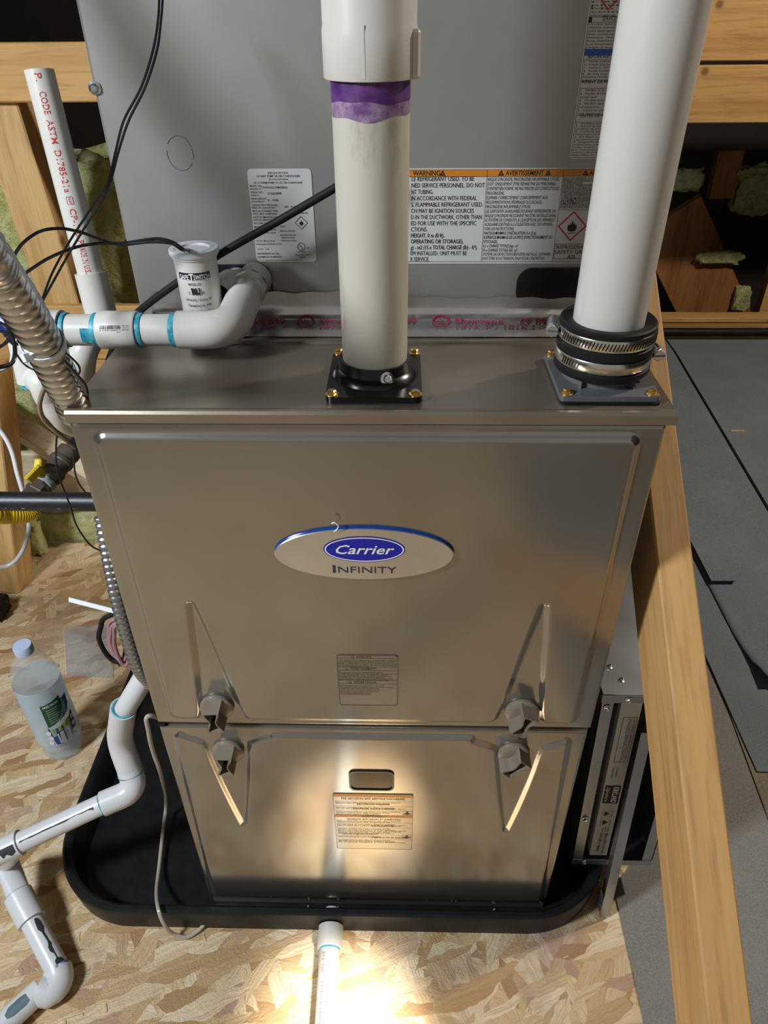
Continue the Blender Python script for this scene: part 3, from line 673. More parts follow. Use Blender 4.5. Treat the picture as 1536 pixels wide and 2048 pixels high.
pr.text('AVANT DE REMPLACER LE TXV', lx, zz(177)+.0032+.0010, .0026, .056, 'l', .006); pr.text('ÉTAPES', lx+.0250, zz(177)+.0006, .0024, .016, 'l', .006)
para([("1.  Vérifier si la circulation d'air", .046), ('2.  Vérifier la charge du sous-refroid', .050), ('     extérieur.', .017), ('3.  Vérifier si le bulbe TXV est', .046), ('4.  Vérifier que le système est', .046), ('     moisissure.', .020), ("5.  S'assurer que l'évaporateur", .046), ('Une charte de détaillée est', .042)], 177, 230, 0)
pr.text('ANTES DE REEMPLAZAR TXV', lx+.0025, zz(244)+.0032+.0010, .0026, .054, 'l', .006); pr.text('SIGUIENTE', lx+.0260, zz(244)+.0006, .0024, .022, 'l', .006)
para([('1.  Verifique que el flujo de aire', .046), ('2.  Revise el subenfriamiento', .044), ('     verificar la carga correcta', .042), ('3.  Confirme que el bulbo de', .042), ('     conectado y aislado.', .030), ('4.  Verifique que el sistema', .042), ('     contaminantes ni humedad', .044), ('5.  Asegúrese de que las bobinas', .048), ('     evaporador y del condensador', .048), ('     estén limpias.', .022), ('Las instrucciones detalladas', .042), ('solución de problemas están', .042), ('disponibles en el manual de', .042)], 244, 312, 0)
para([('                                retire', .045), ('                                prendin', .047), ('                                No use', .046), ('                                compon', .047), ('encenderse. Utilice agua', .046)], 0, 34, 0)
dmx, dmz = sx0+.0170, zz(0)+.0030
flame(pr, dmx, dmz+.004, .0095); pr.build('label_print', INK, sl)
pr = Print(cyf(.0011)); diamond(pr, dmx, dmz+.0035, .0145, .0017); pr.build('red_diamond', INKR, sl)
pr = Print(cyf(.0011)); pr.rect(sx0+.0014, zz(111), sx1-.0014, zz(98)); pr.build('blue_band', INKB, sl)
pr = Print(cyf(.0013)); pr.text('NOTICE', sx0+.034, zz(111)+.0013, .0036, .0155, 'c', .012, .2); pr.build('band_lettering', INKW, sl)

# foil tape over the joint
TP = [(.1640, .8985), (.1680, .8985), (.1900, .8990), (.2030, .9000), (.2095, .9035), (.2125, .9090), (.2138, .9160), (.2140, .9300)]
b = MB(); nx = 110; vs = []
for i in range(nx+1):
    x = -.245+.505*i/nx; wob = .5*math.sin(i*.31)+.5*math.sin(i*.83+1)
    for j, (y, z) in enumerate(TP):
        jit = random.uniform(-.0005, .0005) if 3 < j < 7 else 0
        zz_ = z+jit
        if j >= 6: zz_ = z-.004*(j-5)*(.5+.5*math.tanh((x-.0)*40))*.8+.0008*wob*(j-5)
        vs.append((x, y-abs(jit)*.5-.0003*j, max(zz_, .8985)))
k_ = len(TP); b.add(vs, [(i*k_+j, (i+1)*k_+j, (i+1)*k_+j+1, i*k_+j+1) for i in range(nx) for j in range(k_-1)], True)
tp = tag(b.build('foil_tape', TAPE, None, autosmooth=60), 'clear silver joint tape with pink lettering along the foot of the coil cabinet', 'tape')
seglen = [0]
for (y0, z0), (y1, z1) in zip(TP, TP[1:]): seglen.append(seglen[-1]+math.hypot(y1-y0, z1-z0))
def tapef(x, s_):
    s_ = max(0, min(seglen[-1]-1e-6, s_))
    for j in range(k_-1):
        if s_ <= seglen[j+1]:
            t_ = (s_-seglen[j])/(seglen[j+1]-seglen[j]); y = TP[j][0]+(TP[j+1][0]-TP[j][0])*t_; z = TP[j][1]+(TP[j+1][1]-TP[j][1])*t_
            break
    return (x, y-.0016, z+.0016)
for ux_ in (-0.0735-.145, -0.0735, 0.0752):
    pr = Print(tapef)
    pr.ring(ellipse(ux_, .0385, .0098, .0088, 24), ellipse(ux_, .0385, .0082, .0072, 24))
    pr.text('U', ux_-.0050, .0355, .0064, .0046, 'l', .025); pr.text('L', ux_+.0008, .0340, .0060, .0036, 'l', .025)
    pr.text('LISTED', ux_, .0240, .0042, .0185, 'c', .015); pr.text('Shurtape', ux_+.0150, .0345, .0080, .054, 'l', .014); pr.text('AF 099', ux_+.0855, .0345, .0080, .036, 'l', .014)
    pr.text('181A-P / 181B-FX', ux_+.0165, .0230, .0066, .0970, 'l', .006)
    pr.build('tape_lettering', INKPINK, tp)

# ================================================================ VENT PIPES
def cylmap(base, ax, ref, r):
    """(s along axis, t around) -> 3D on a cylinder; ref = direction of t=0, t grows by ax x ref"""
    base, ax = Vector(base), Vector(ax).normalized(); ref = Vector(ref); ref = (ref-ax*ref.dot(ax)).normalized(); w = ax.cross(ref)
    def f(s_, t_):
        a = t_/r; return base+ax*s_+(ref*math.cos(a)+w*math.sin(a))*r
    return f
def sub_tube(name, mat_, parent, p0, p1, r, n=32): b = MB(); b.cyl(p0, p1, r, n=n); return b.build(name, mat_, parent)
VP = empty('intake_pipe', (ccx, ccy, .907), 'dusty white plastic pipe with a purple primer band rising from the black flange', 'pipe')
b = MB(); b.cyl((ccx, ccy, .9065), (ccx, ccy, 1.20), .0301, n=48); b.build('pipe', PVCD, VP)
cz0 = 1.1430
b = MB(); b.lathe((ccx, ccy, cz0), (0, 0, 1), [(.0298, 0), (.0345, 0), (.0352, .001), (.0352, .0300), (.0345, .034), (.0345, .26), (.030, .26)], 48)
b.obox((ccx+.0300, ccy-.004, cz0+.0155), (ccx+.0372, ccy-.004, cz0+.0155), .026, .031, bev=.002); b.obox((ccx-.003, ccy-.0345, cz0+.002), (ccx-.003, ccy-.0345, cz0+.034), .0014, .0016, up=(0, 1, 0))
b.build('coupling', PVC, VP)
b = MB(); n = 48; vs = []
for k in range(n):
    a = 2*math.pi*k/n
    for z_ in (cz0-.0002, cz0-.0138+.0010*math.sin(3*a+1)+.0006*math.sin(7*a)): vs.append((ccx+.03035*math.cos(a), ccy+.03035*math.sin(a), z_))
b.add(vs, [(2*k, 2*((k+1) % n), 2*((k+1) % n)+1, 2*k+1) for k in range(n)], True); b.build('primer_band', PURP, VP)
b = MB(); n = 48; vs = []
for k in range(n):
    a = 2*math.pi*k/n
    for z_ in (cz0-.0125, cz0-.0215+.0040*math.cos(a-4.5)*(-1)+.0014*math.sin(5*a)): vs.append((ccx+.0302*math.cos(a), ccy+.0302*math.sin(a), z_))
b.add(vs, [(2*k, 2*((k+1) % n), 2*((k+1) % n)+1, 2*k+1) for k in range(n)], True); b.build('primer_smear', PURP2, VP)

EP = empty('exhaust_pipe', (g0x, g0y, .93), 'clean white plastic exhaust pipe clamped in the black rubber coupling', 'pipe')
b = MB(); b.cyl((g0x, g0y, .9300), (g0x, g0y, 1.55), .0312, n=48); b.build('pipe', PVC, EP)
RC = empty('rubber_coupling', (g0x, g0y, .912), 'black rubber coupling with two steel hose clamps on the grey flange', 'coupling')
b = MB(); b.lathe((g0x, g0y, .9130), (0, 0, 1), [(.0356, 0), (.0425, 0), (.0432, .002), (.0432, .0060), (.0415, .0075), (.0415, .0195), (.0432, .0205), (.0432, .0265), (.0415, .028), (.0415, .0385), (.0425, .040), (.0425, .0440), (.0410, .0455), (.0345, .0455), (.0322, .044), (.0322, .019)], 48)
b.build('sleeve', RUBBER, RC)
def clamp(z, a_slots, a_screw, name='hose_clamp'):
    m = MB(); m.lathe((g0x, g0y, z), (0, 0, 1), [(.0418, -.0052), (.0428, -.0052), (.0432, -.0046), (.0432, .0046), (.0428, .0052), (.0418, .0052)], 64)
    c = m.build(name, STEEL, RC); s_ = MB()
    for a in a_slots:
        ra = math.radians(a); d = Vector((math.cos(ra), math.sin(ra), 0)); t_ = Vector((-math.sin(ra), math.cos(ra), 0)); p = Vector((g0x, g0y, z))+d*.0431
        s_.obox(p-t_*.0010-Vector((0, 0, .0032)), p+t_*.0010+Vector((0, 0, .0032)), .0011, .0008, up=d)
    s_.build('clamp_slots', BLKPL, c)
    ra = math.radians(a_screw); d = Vector((math.cos(ra), math.sin(ra), 0)); t_ = Vector((-math.sin(ra), math.cos(ra), 0)); p = Vector((g0x, g0y, z))+d*.0475
    h = MB(); h.tube([p-t_*.010, p+t_*.010], .0058, 12); h.build('screw_housing', CHROME, c)
    sd = -t_ if (p-t_*.02).y < (p+t_*.02).y else t_
    h = MB(); q = p+sd*.0115; h.lathe(q, sd, [(.0045, -.002), (.0060, -.001), (.0063, .003), (.0055, .0042), (0, .0042)], 6); h.build('clamp_screw', CHROME, c)
    h = MB(); e_ = Vector((0, 0, 1)).cross(sd); h.obox(q+sd*.0044-e_*.0048, q+sd*.0044+e_*.0048, .0011, .0008, up=sd); h.build('screw_slot', mat('slot_blue', (.05, .12, .2), .3), c)
clamp(.9475, [a for a in range(198, 344, 4)], 168); clamp(.9268, [a for a in range(204, 232, 4)], 5)

# ================================================================ DRAIN LINES
PR, HR = .0150, .0180
def fitting(parent, name, path, r, m_=PVC, n=24): b = MB(); b.tube(path, r, n); return b.build(name, m_, parent)
def pring(parent, name, p, ax, r, w, m_): 
    p, ax = Vector(p), Vector(ax).normalized(); b = MB(); b.lathe(p-ax*w/2, ax, [(r-.001, 0), (r+.0006, w*.15), (r+.0009, w*.5), (r+.0005, w*.9), (r-.001, w)], 28); return b.build(name, m_, parent)
hy, hz = .098, .9320
DR = empty('condensate_drain', (-.33, .1, .3), 'white plastic condensate drain with blue primer joints running down the left of the furnace', 'drain pipe')
b = MB(); b.cyl((-.318, hy, hz), (-.165, hy, hz), PR, n=28); b.build('pipe', PVC, DR)
x_cpl0, x_cpl1 = -0.2588, -0.2215
b = MB(); b.lathe((x_cpl0, hy, hz), (1, 0, 0), [(PR-.001, 0), (HR-.0008, 0), (HR, .0012), (HR, x_cpl1-x_cpl0-.0012), (HR-.0008, x_cpl1-x_cpl0), (PR-.001, x_cpl1-x_cpl0)], 32); cpl = b.build('coupling', PVC, DR)
fm = cylmap((x_cpl0, hy, hz), (1, 0, 0), (0, -1, .55), HR+.0002); pr = Print(lambda a, c_: fm(a, -c_))
x_ = .006
for i in range(22):
    w_ = random.choice((.00035, .00055, .0008)); pr.rect(x_, -.0015, x_+w_, .0020); x_ += w_+random.choice((.0003, .0005))
pr.text('6 11942 03891 2', .006, -.0032, .0012, .0200); pr.text('127', .022, -.0050, .0012, .003); 
for i, s_ in enumerate(('06-06', '11:02/25', 'MH 05B')): pr.text(s_, .0275, .0010-i*.0019, .0012, .0065)
pr.build('barcode_print', INKG, cpl)
pring(DR, 'primer_ring', (x_cpl0-.0015, hy, hz), (1, 0, 0), PR+.0006, .009, BLUEP); pring(DR, 'primer_ring', (x_cpl1+.0028, hy, hz), (1, 0, 0), PR+.0004, .006, BLUEP)
b = MB(); fm2 = cylmap((x_cpl0-.014, hy, hz), (1, 0, 0), (0, -1, .35), PR+.0008); vs = [fm2(a, c_) for a in (0, .003, .006, .009, .0125) for c_ in (-.002, .003, .008, .013)]
b.add(vs, [(i*4+j, (i+1)*4+j, (i+1)*4+j+1, i*4+j+1) for i in range(4) for j in range(3)], True); b.build('primer_smear', BLUEP, DR)
# right elbow up to the coil
ex = -.1560; ax_ = Vector((-0.1293, 0.1830, 0.9431)); bx_ = Vector((ax_.x+.004, CY-.002, ax_.z+.0015))
el = [(-.1830, hy, hz), (-.166, hy, hz)] + bend((-.17, hy, hz), (-.1330, hy, hz), ax_, .026, 10)
el.append(Vector((-.1330, hy, hz))*.30+ax_*.70)
b = MB(); b.tube(el, HR, 28); b.build('elbow', PVC, DR)
pring(DR, 'primer_ring', (-.1855, hy, hz), (1, 0, 0), PR+.0006, .009, BLUEP)
fit_d = (bx_-ax_).normalized()
b = MB(); b.tube([Vector((-.1330, hy, hz))*.35+ax_*.65, ax_], .0152, 24); b.lathe(ax_-fit_d*.004, fit_d, [(.0152, 0), (.0185, .001), (.0190, .003), (.0190, .012), (.0180, .014)], 8); b.lathe(ax_+fit_d*.009, fit_d, [(.0180, 0), (.0176, .001), (.0176, .020)], 24); b.build('threaded_adapter', PVC, DR)
# left elbow and riser
rx, ry = -.3320, .0900
lel = [(-.2950, hy, hz), (-.312, hy, hz)] + bend((-.31, hy, hz), (rx, hy, hz), (rx, ry, hz-.06), .016, 8) + [(rx, ry, hz-.050)]
b = MB(); b.tube(lel, HR+.0008, 28); b.build('elbow', PVC, DR); pring(DR, 'primer_ring', (-.2920, hy, hz), (1, 0, 0), PR+.0008, .006, BLUEP)
pts_ = cat([(rx, ry, hz-.045), (-0.3156, 0.0713, 0.8892), (-0.3145, 0.0727, 0.8740), (-0.3106, 0.0775, 0.8549), (-0.3088, 0.0969, 0.8305), (-.268, .118, .806)], 6)
b = MB(); b.tube(pts_, PR, 28); b.build('trap_pipe', PVC, DR); pring(DR, 'primer_ring', (rx, ry, hz-.0515), (0, 0, 1), PR+.001, .003, BLUEP)
DR = empty('floor_drain', (-.40, .1, .02), 'scuffed white plastic drain line with black mastic smears crossing the left of the pan', 'drain pipe')
rlow = Vector((-0.3613, 0.0950, 0.3640)); rtop = Vector((-.2640, .105, .520))
b = MB(); b.tube([rtop, rlow], PR, 28); b.build('riser', PVCS, DR)
# bottom fittings
q1 = Vector((-0.3868, 0.1050, 0.2899)); q2 = Vector((-0.3741, 0.0850, 0.2359)); q3 = Vector((-0.3666, 0.0700, 0.2137)); q4 = Vector((-0.4127, 0.0500, 0.2072)); q5 = Vector((-0.5373, 0.0000, 0.1754))
b = MB(); b.tube([rlow+(rlow-q1).normalized()*.012, rlow] + bend(rlow, q1, q2, .026, 8) + [q2*.75+q1*.25, q2], HR+.0005, 26); b.build('elbow', PVCS, DR)
pring(DR, 'primer_ring', rlow+(rlow-q1).normalized()*.013, rlow-q1, PR+.0008, .003, BLUEP)
b = MB(); b.tube([q2*.9+q1*.1] + bend(q2, q3, q4, .022, 8) + [q4], HR+.0008, 26); b.build('elbow', PVCS, DR)
pring(DR, 'primer_ring', q2, q2-q1, HR+.0008, .003, BLUEP)
b = MB(); b.tube([q4*1.02-q3*.02, q5], PR+.0005, 26); dp = b.build('pipe', PVCS, DR); pring(DR, 'primer_ring', q4, q4-q3, PR+.0012, .004, BLUEP)
# mastic smears on the run
def smear(parent, p0, p1, r, ref, a0, a1, pts, name='mastic_smear', mm=TAR):
    L_ = (Vector(p1)-Vector(p0)).length; f_ = cylmap(p0, Vector(p1)-Vector(p0), ref, r+.0005); m_ = MB()
    n_ = len(pts); vs = []
    for s_, lo, hi in pts:
        for k in range(4): vs.append(f_(s_*L_, lo+(hi-lo)*k/3))
    m_.add(vs, [(i*4+k, (i+1)*4+k, (i+1)*4+k+1, i*4+k+1) for i in range(n_-1) for k in range(3)], True); return m_.build(name, mm, parent)
rg = random.Random(3)
smear(DR, q4, q5, PR+.0005, (0, -1, .9), 0, 0, [(t/16, .0030-rg.uniform(.0002, .0022)-(.003 if t == 1 else 0), .0030+rg.uniform(.0001, .0009)) for t in range(1, 15)])
# tee, drop and last elbow
q6 = q5+(q5-q4).normalized()*.030; q5b = q5+(q5-q4).normalized()*.002
b = MB(); b.tube([q5+(q4-q5).normalized()*.012, q6+(q6-q5)*.4], HR+.0010, 26); te = b.build('tee', PVCS, DR)
smear(DR, q5+(q4-q5).normalized()*.011, q5-(q4-q5).normalized()*.018, HR+.001, (0, -1, .9), 0, 0, [(.05, -.008, .004), (.3, -.012, .004), (.5, -.006, .004), (.7, -.010, .004), (.95, .002, .004)])
q7 = Vector((-0.5668, -0.0056, 0.0600)); q8 = Vector((-0.4681, -0.1073, 0.0220)); q9 = Vector((-0.5203, -0.1721, 0.0200)); q5c = Vector((-0.5899, 0.0281, 0.0800))
b = MB(); b.tube([q5b, q5c, q7*.9+q8*.1], HR*.98, 24); b.build('tee_branch', PVCS, DR)
b = MB(); b.tube([q7*.93+q8*.07, q7*.60+q8*.40], HR+.0030, 26); b.build('hub', PVCS, DR); pring(DR, 'primer_ring', q7*.93+q8*.07, q8-q7, HR+.0012, .004, BLUEP)
b = MB(); b.tube([q7*.62+q8*.38, q8], PR+.0015, 26); b.build('drop_pipe', PVCS, DR); pring(DR, 'primer_ring', q8*.97+q7*.03, q8-q7, PR+.0022, .006, PURP3)
smear(DR, q7*.6+q8*.4, q8, PR+.0016, (.7, -.2, .7), 0, 0, [(.05, -.001, .003), (.12, -.004, .004), (.25, -.004, .005), (.32, -.001, .002), (.5, -.0015, .001), (.56, -.003, .002), (.6, -.001, .004), (.68, -.001, .004), (.74, -.0008, .0006), (.82, -.001, .0006), (.85, -.006, .004), (.90, -.008, .005), (.95, -.006, .004), (.97, -.001, .001)])
b = MB(); b.tube([q8*.985+q7*.015] + bend(q7, q8+(q8-q7).normalized()*.016, q9, .022, 8) + [q8*.62+q9*.38], HR+.0020, 26); b.build('elbow', PVCS, DR)
q8e = q8+(q8-q7).normalized()*.008
b = MB(); b.tube([q8*.65+q9*.35, q9+(q9-q8)*.9], PR+.002, 26); b.build('outlet_pipe', PVCS, DR)
smear(DR, q8*.6+q9*.4, q9+(q9-q8)*.9, PR+.0020, (.0, -.3, 1), 0, 0, [(.10, -.006, .006), (.16, -.008, .008), (.30, -.007, .008), (.36, -.004, .002)], mm=mat('blue_grey_smear', (.10, .16, .19), .5))
smear(DR, q8*.6+q9*.4, q9+(q9-q8)*.9, PR+.0020, (.0, -.3, 1), 0, 0, [(.50, -.004, .006), (.56, -.008, .009), (.7, -.008, .009)], mm=TAR)

# vent standpipe behind
VS = empty('vent_standpipe', (-.35, .31, .75), 'open white plastic standpipe with red lettering at the far left', 'pipe')
vt, vb = Vector((-0.3499, 0.3127, 1.1310)), Vector((-0.3329, 0.2788, 0.9261)); vd = (vt-vb).normalized()
b = MB(); nn = 28; b.lathe(vb-vd*.01, vd, [(.0150, 0), (.0150, (vt-vb).length+.01), (.0128, (vt-vb).length+.01), (.0128, .01)], nn); b.build('pipe', PVC, VS)
fm = cylmap(vt, -vd, (.25, -1, 0), .0152); pr = Print(lambda a, c_: fm(a, -c_)); L_ = (vt-vb).length
for s_, t0_, t1_ in (('P.', .02, .055), ('CODE', .10, .20), ('ASTM', .225, .335), ('D1785-21a', .365, .565), ('CP-110-P', .645, .825), ('MADE', .845, .89), ('IN U.S.A.', .90, 1.0)): pr.text(s_, t0_*L_, -.0033, .0068, (t1_-t0_)*L_, 'l', .004)
pr.frame(.585*L_, -.0035, .625*L_, .0035, .0005, .001); pr.text('NSF', .588*L_, -.0012, .0024, .034*L_)
pr.build('pipe_lettering', INKR, VS)
vc = vb-vd*.045; vk = Vector((-0.3464, 0.2299, 0.8452)); ve = Vector((-0.3781, 0.2628, 0.7724))
b = MB(); b.tube([vb+vd*.004, vc] + bend(vb, vc-vd*.006, vk, .012, 6) + [vc*.45+vk*.55], .0182, 26); b.build('elbow', PVC, VS)
pring(VS, 'primer_ring', vc*.47+vk*.53, vk-vc, .0182, .003, BLUEP)
b = MB(); b.tube(cat([vc*.6+vk*.4, vk, ve, ve+(ve-vk)*.35, (-.300, .440, .70), (-.266, .470, .68)], 6), .0160, 24); b.build('lower_pipe', PVC, VS)

# float switch
FS = empty('float_switch', (-.175, .155, .90), 'white cylindrical float switch with printed body standing on the drain', 'float switch')
fsx, fsy = -0.1711, .1520; fzt = 0.9940
b = MB(); b.lathe((fsx, fsy, .9050), (0, 0, 1), [(0, 0), (.0198, 0), (.0208, fzt-.905-.006)], 40); fb = b.build('body', PVC, FS)
b = MB(); b.lathe((fsx, fsy, fzt-.0075), (0, 0, 1), [(.0210, 0), (.0222, .0005), (.0222, .0026), (.0238, .0030), (.0242, .0040), (.0242, .0075), (.0236, .0082), (.0152, .0082), (.0145, .0062), (0, .0062)], 40); cp_ = b.build('cap', plastic('grey_white_cap', (.62, .63, .64), (.68, .69, .70), .4), FS)
fm = cylmap((fsx, fsy, .905), (0, 0, 1), (.10, -1, 0), .0212); H_ = fzt-.905
pr = Print(lambda a, c_: fm(c_, a)); pr.rect(-.0172, H_-.0245, .0158, H_-.0180, 10); pr.build('brand_bar', INK, fb)
fm3 = cylmap((fsx, fsy, .905), (0, 0, 1), (.10, -1, 0), .0214); pr = Print(lambda a, c_: fm3(c_, a)); pr.text('SAFE', -.0155, H_-.0243, .0045, .0098, 'l', .01); pr.text('T', -.0052, H_-.0248, .0060, .0042, 'l', .03); pr.text('SWITCH', -.0008, H_-.0243, .0045, .0155, 'l', .01); pr.build('brand_lettering', INKW, fb)
pr = Print(lambda a, c_: fm(c_, a)); pr.text('MODEL SS2', -.001, H_-.0300, .0023, .0125, 'c', .01)
pr.text('RU', -.0008, H_-.0390, .0062, .0090, 'c', .05, -.12); pr.text('C', -.0085, H_-.0388, .0026, .0018, 'l', .01); pr.text('US', .0046, H_-.0388, .0026, .0032, 'l', .01)
for i, (s_, w_) in enumerate((('24 Volt AC, 1.25 Amp GP', .0270), ('Tested to UL 508', .0240), ('Use in Class 2', .0190), ('(Thermostat) Circuit Only', .0320))): pr.text(s_,   .0005, H_-.0455-i*.0056, .0024, w_, 'c', .008)
pr.frame(-.0075, H_-.0690, .0060, H_-.0655, .0006); pr.build('body_print', INK, fb)
pr = Print(lambda a, c_: (fsx+a, fsy+c_, fzt+.0009))
for i, ch in enumerate('SAFE-T-SWITCH  MODEL SS2  USE CLASS 2 ONLY '):
    if ch != ' ': an = math.radians(190+i*8.3); pr.text(ch, .0195*math.cos(an), .0195*math.sin(an), .0020, None, 'c', 0, 0, an+math.pi/2)
pr.build('cap_print', INKG, cp_)
b = MB(); b.lathe((fsx+.016, fsy+.012, .9420), (.25, 1, 0), [(.0120, 0), (.0170, .004), (.0185, .010), (.0185, .030), (.0150, .034), (.0150, .0480)], 24); b.build('coil_adapter', PVC, FS)

# pan drain in front
PD = empty('pan_drain', (-.07, -.1, 0), 'white plastic drain pipe with barcode leaving the front of the black pan', 'drain pipe')
d0, d1 = Vector((-.0710, -.036, .0225)), Vector((-.0640, -.40, .0160))
dd = (d1-d0).normalized(); b = MB(); b.tube([d0+dd*.03, d1], .0152, 28); b.build('pipe', PVC, PD)
b = MB(); b.lathe(d0, dd, [(.0120, 0), (.0190, 0), (.0190, .0305), (.0182, .0320), (.0150, .0320)], 28); b.build('socket', PVC, PD)
pring(PD, 'primer_ring', d0+dd*.0325, dd, .0152, .0035, BLUEP)
b = MB(); b.tube([d0-dd*.026, d0], .0120, 20); b.build('nipple', PVC, PD)
fm = cylmap(d0+dd*.038, dd, (-.55, 0, 1), .0154); pr = Print(lambda a, c_: fm(a, -c_))
for s_, a_, w_ in (('21a', .002, .012), ('CP-110-P', .042, .030), ('MADE IN', .076, .032), ('U.S.A.', .112, .022)): pr.text(s_, a_, -.0020, .0042, w_)
pr.frame(.019, -.0030, .033, .0030, .0004); pr.text('NSF', .0205, -.0014, .0028, .011); pr.build('pipe_lettering', INKR, PD)
fm = cylmap(d0+dd*.085, dd, (.30, 0, 1), .0154); pr = Print(lambda a, c_: fm(a, -c_)); x_ = 0
for i in range(26): w_ = rg.choice((.0006, .001, .0015)); pr.rect(x_, -.0042, x_+w_, .0035); x_ += w_+rg.choice((.0006, .001))
pr.build('barcode', mat('brown_ink', (.12, .08, .07), .5), PD)

# ================================================================ DRAIN PAN
def pring_loop(x0, y0, x1, y1, r, z): return [(x, y, z) for x, y in rrect(x0, y0, x1, y1, r, 14)]
px0, px1, py0, py1 = -.528, .372, -.035, .86
loops = [pring_loop(px0+.004, py0+.004, px1-.004, py1-.004, .135, .0005), pring_loop(px0, py0, px1, py1, .14, .046), pring_loop(px0+.001, py0+.001, px1-.001, py1-.001, .14, .053), pring_loop(px0+.005, py0+.004, px1-.005, py1-.005, .136, .056),
         pring_loop(px0+.013, py0+.010, px1-.013, py1-.013, .13, .056), pring_loop(px0+.018, py0+.0135, px1-.018, py1-.018, .125, .053), pring_loop(px0+.035, py0+.017, px1-.028, py1-.03, .11, .016), pring_loop(px0+.047, py0+.022, px1-.036, py1-.04, .10, .0105), pring_loop(px0+.08, py0+.034, px1-.07, py1-.07, .08, .010)]
m = MB(); nn = len(loops[0]); m.add([p for l_ in loops for p in l_], [(r*nn+i, r*nn+(i+1) % nn, (r+1)*nn+(i+1) % nn, (r+1)*nn+i) for r in range(len(loops)-1) for i in range(nn)] + [tuple(range((len(loops)-1)*nn, len(loops)*nn)), tuple(range(nn))[::-1]], True)
tag(m.build('drain_pan', PANPL, None), 'shallow black plastic drain pan with rounded rim under the furnace', 'pan')

# ================================================================ FILTER RACK
RK = empty('filter_rack', (.335, .30, .058), 'galvanised steel filter rack standing against the right side of the furnace', 'filter rack')
lean = math.tan(math.radians(2.55))
def rk(x, z): return x-(z-.06)*lean
def rbar(name, mat_, x0, x1, y0, y1, z0, z1):
    m_ = MB(); vs = [(rk(x, z), y, z) for z in (z0, z1) for x, y in ((x0, y0), (x1, y0), (x1, y1), (x0, y1))]
    m_.add(vs, [(0, 3, 2, 1), (4, 5, 6, 7), (0, 1, 5, 4), (1, 2, 6, 5), (2, 3, 7, 6), (3, 0, 4, 7)]); return m_.build(name, mat_, RK)
X0 = .3085; XR = .435; yF = .050; zt = .4660
rbar('front_flange', GALV, X0, X0+.0165, yF, yF+.0015, .060, zt); rbar('front_flange', GALV, XR-.016, XR, yF, yF+.0015, .060, zt)
rbar('top_rail', GALV, X0, XR, yF-.0006, yF+.001, zt-.0135, zt); rbar('bottom_rail', GALV, X0, XR, yF-.0006, yF+.001, .060, .0735)
rbar('top_panel', GALV, X0, XR, yF, .62, zt-.0015, zt); rbar('side_panel', GALV, XR-.0015, XR, yF, .62, .060, zt); rbar('inner_panel', GALV, X0, X0+.0015, yF, .62, .060, zt); rbar('back_panel', GALV, X0, XR, .6185, .62, .060, zt); rbar('bottom_panel', GALV, X0, XR, yF, .62, .060, .0615)
for x, z in ((X0+.0085, .4440), (X0+.0085, .19), (X0+.034, zt-.0066), (X0+.066, zt-.0066), (X0+.020, .0665)): screw('rack_rivet', RK, (rk(x, z), yF-.0008, z), (0, -1, 0), .0030, CHROME)
for x, y in ((X0+.030, .075), (X0+.020, .098), (X0+.064, .085)): screw('rack_screw', RK, (rk(x, zt), y, zt), (0, 0, 1), .0026, CHROME)
# filter
AF = empty('air_filter', (.36, .3, .08), 'thin pleated furnace filter with printed white frame standing in the galvanised rack', 'air filter')
fX0, fX1, fz0, fz1 = .3365, .3635, .0800, .4490
def fq(x, z): return rk(x, z)+.0
m = MB(); vs = [(fq(x, z), y, z) for z in (fz0, fz1) for x, y in ((fX0, .054), (fX1, .054), (fX1, .56), (fX0, .56))]
m.add(vs, [(0, 3, 2, 1), (4, 5, 6, 7), (0, 1, 5, 4), (1, 2, 6, 5), (2, 3, 7, 6), (3, 0, 4, 7)]); ff = m.build('frame', PAPER, AF)
m = MB(); n_ = 60; vs = []
for i in range(n_+1):
    y = .062+.48*i/n_; off = .004 if i % 2 else .0
    for z in (.10, .43): vs.append((fq(fX0, z)-.0015-off, y, z))
m.add(vs, [(2*i, 2*i+2, 2*i+3, 2*i+1) for i in range(n_)]); m.build('pleated_mesh', metal('filter_mesh', (.20, .24, .28), (.32, .36, .40), .35, (200, 200, 200), .2, .7), AF)
def ffn(s_, t_): z = fz1-s_; return (fq((fX0+fX1)/2, z)+t_, .0536, z)      # s down, t to the right (top of letters)
LF = fz1-fz0
pr = Print(ffn); pr.frame(.030, -.0075, .1270, .0115, .0006)
pr.line(.030, .0005, .127, .0005, .0004); pr.line(.030, .0052, .127, .0052, .0003); pr.line(.062, -.0075, .062, .0115, .0004); pr.line(.095, -.0075, .095, .0115, .0004)
for i, s_ in enumerate(('INSTALL DATE', 'REPLACE BY', 'DATE')): pr.text(s_, .034+.032*i, .0016, .0024, .024); pr.text('DATE CHANGED', .034+.032*i, .0068, .0024, .026)
pr.text('MADE IN MEXICO', .1400, -.0070, .0026, .0240); pr.text('HECHO EN MEXICO', .1400, -.0015, .0026, .0210)
pr.rect(.182, -.0115, .2260, .0110)
for s_ in (.247, .270): pr.poly([(s_, -.0045), (s_+.0125, -.0045), (s_+.00625, .0035)]); pr.text('CAUTION AIR FLOW', s_-.001, .0060, .0016, .0150); pr.text('REPLACE EVERY 3 MONTHS', s_-.004, -.0080, .0013, .020)
for i, s_ in enumerate(('Nominal size', 'Dimensions', 'Tamaño')): pr.text(s_, .2900, .0055-i*.0040, .0020, .0130)
pr.text('40.6 x 50.5 x 2.5 cm', .3060, .0035, .0046, .0560, 'l', .006); pr.text('(16 x 20 x 1 in/po)', .3060, -.0042, .0046, .0500, 'l', .006)
pr.build('frame_print', INK, ff)
def ffn2(s_, t_): p = ffn(s_, t_); return (p[0], p[1]-.0003, p[2])
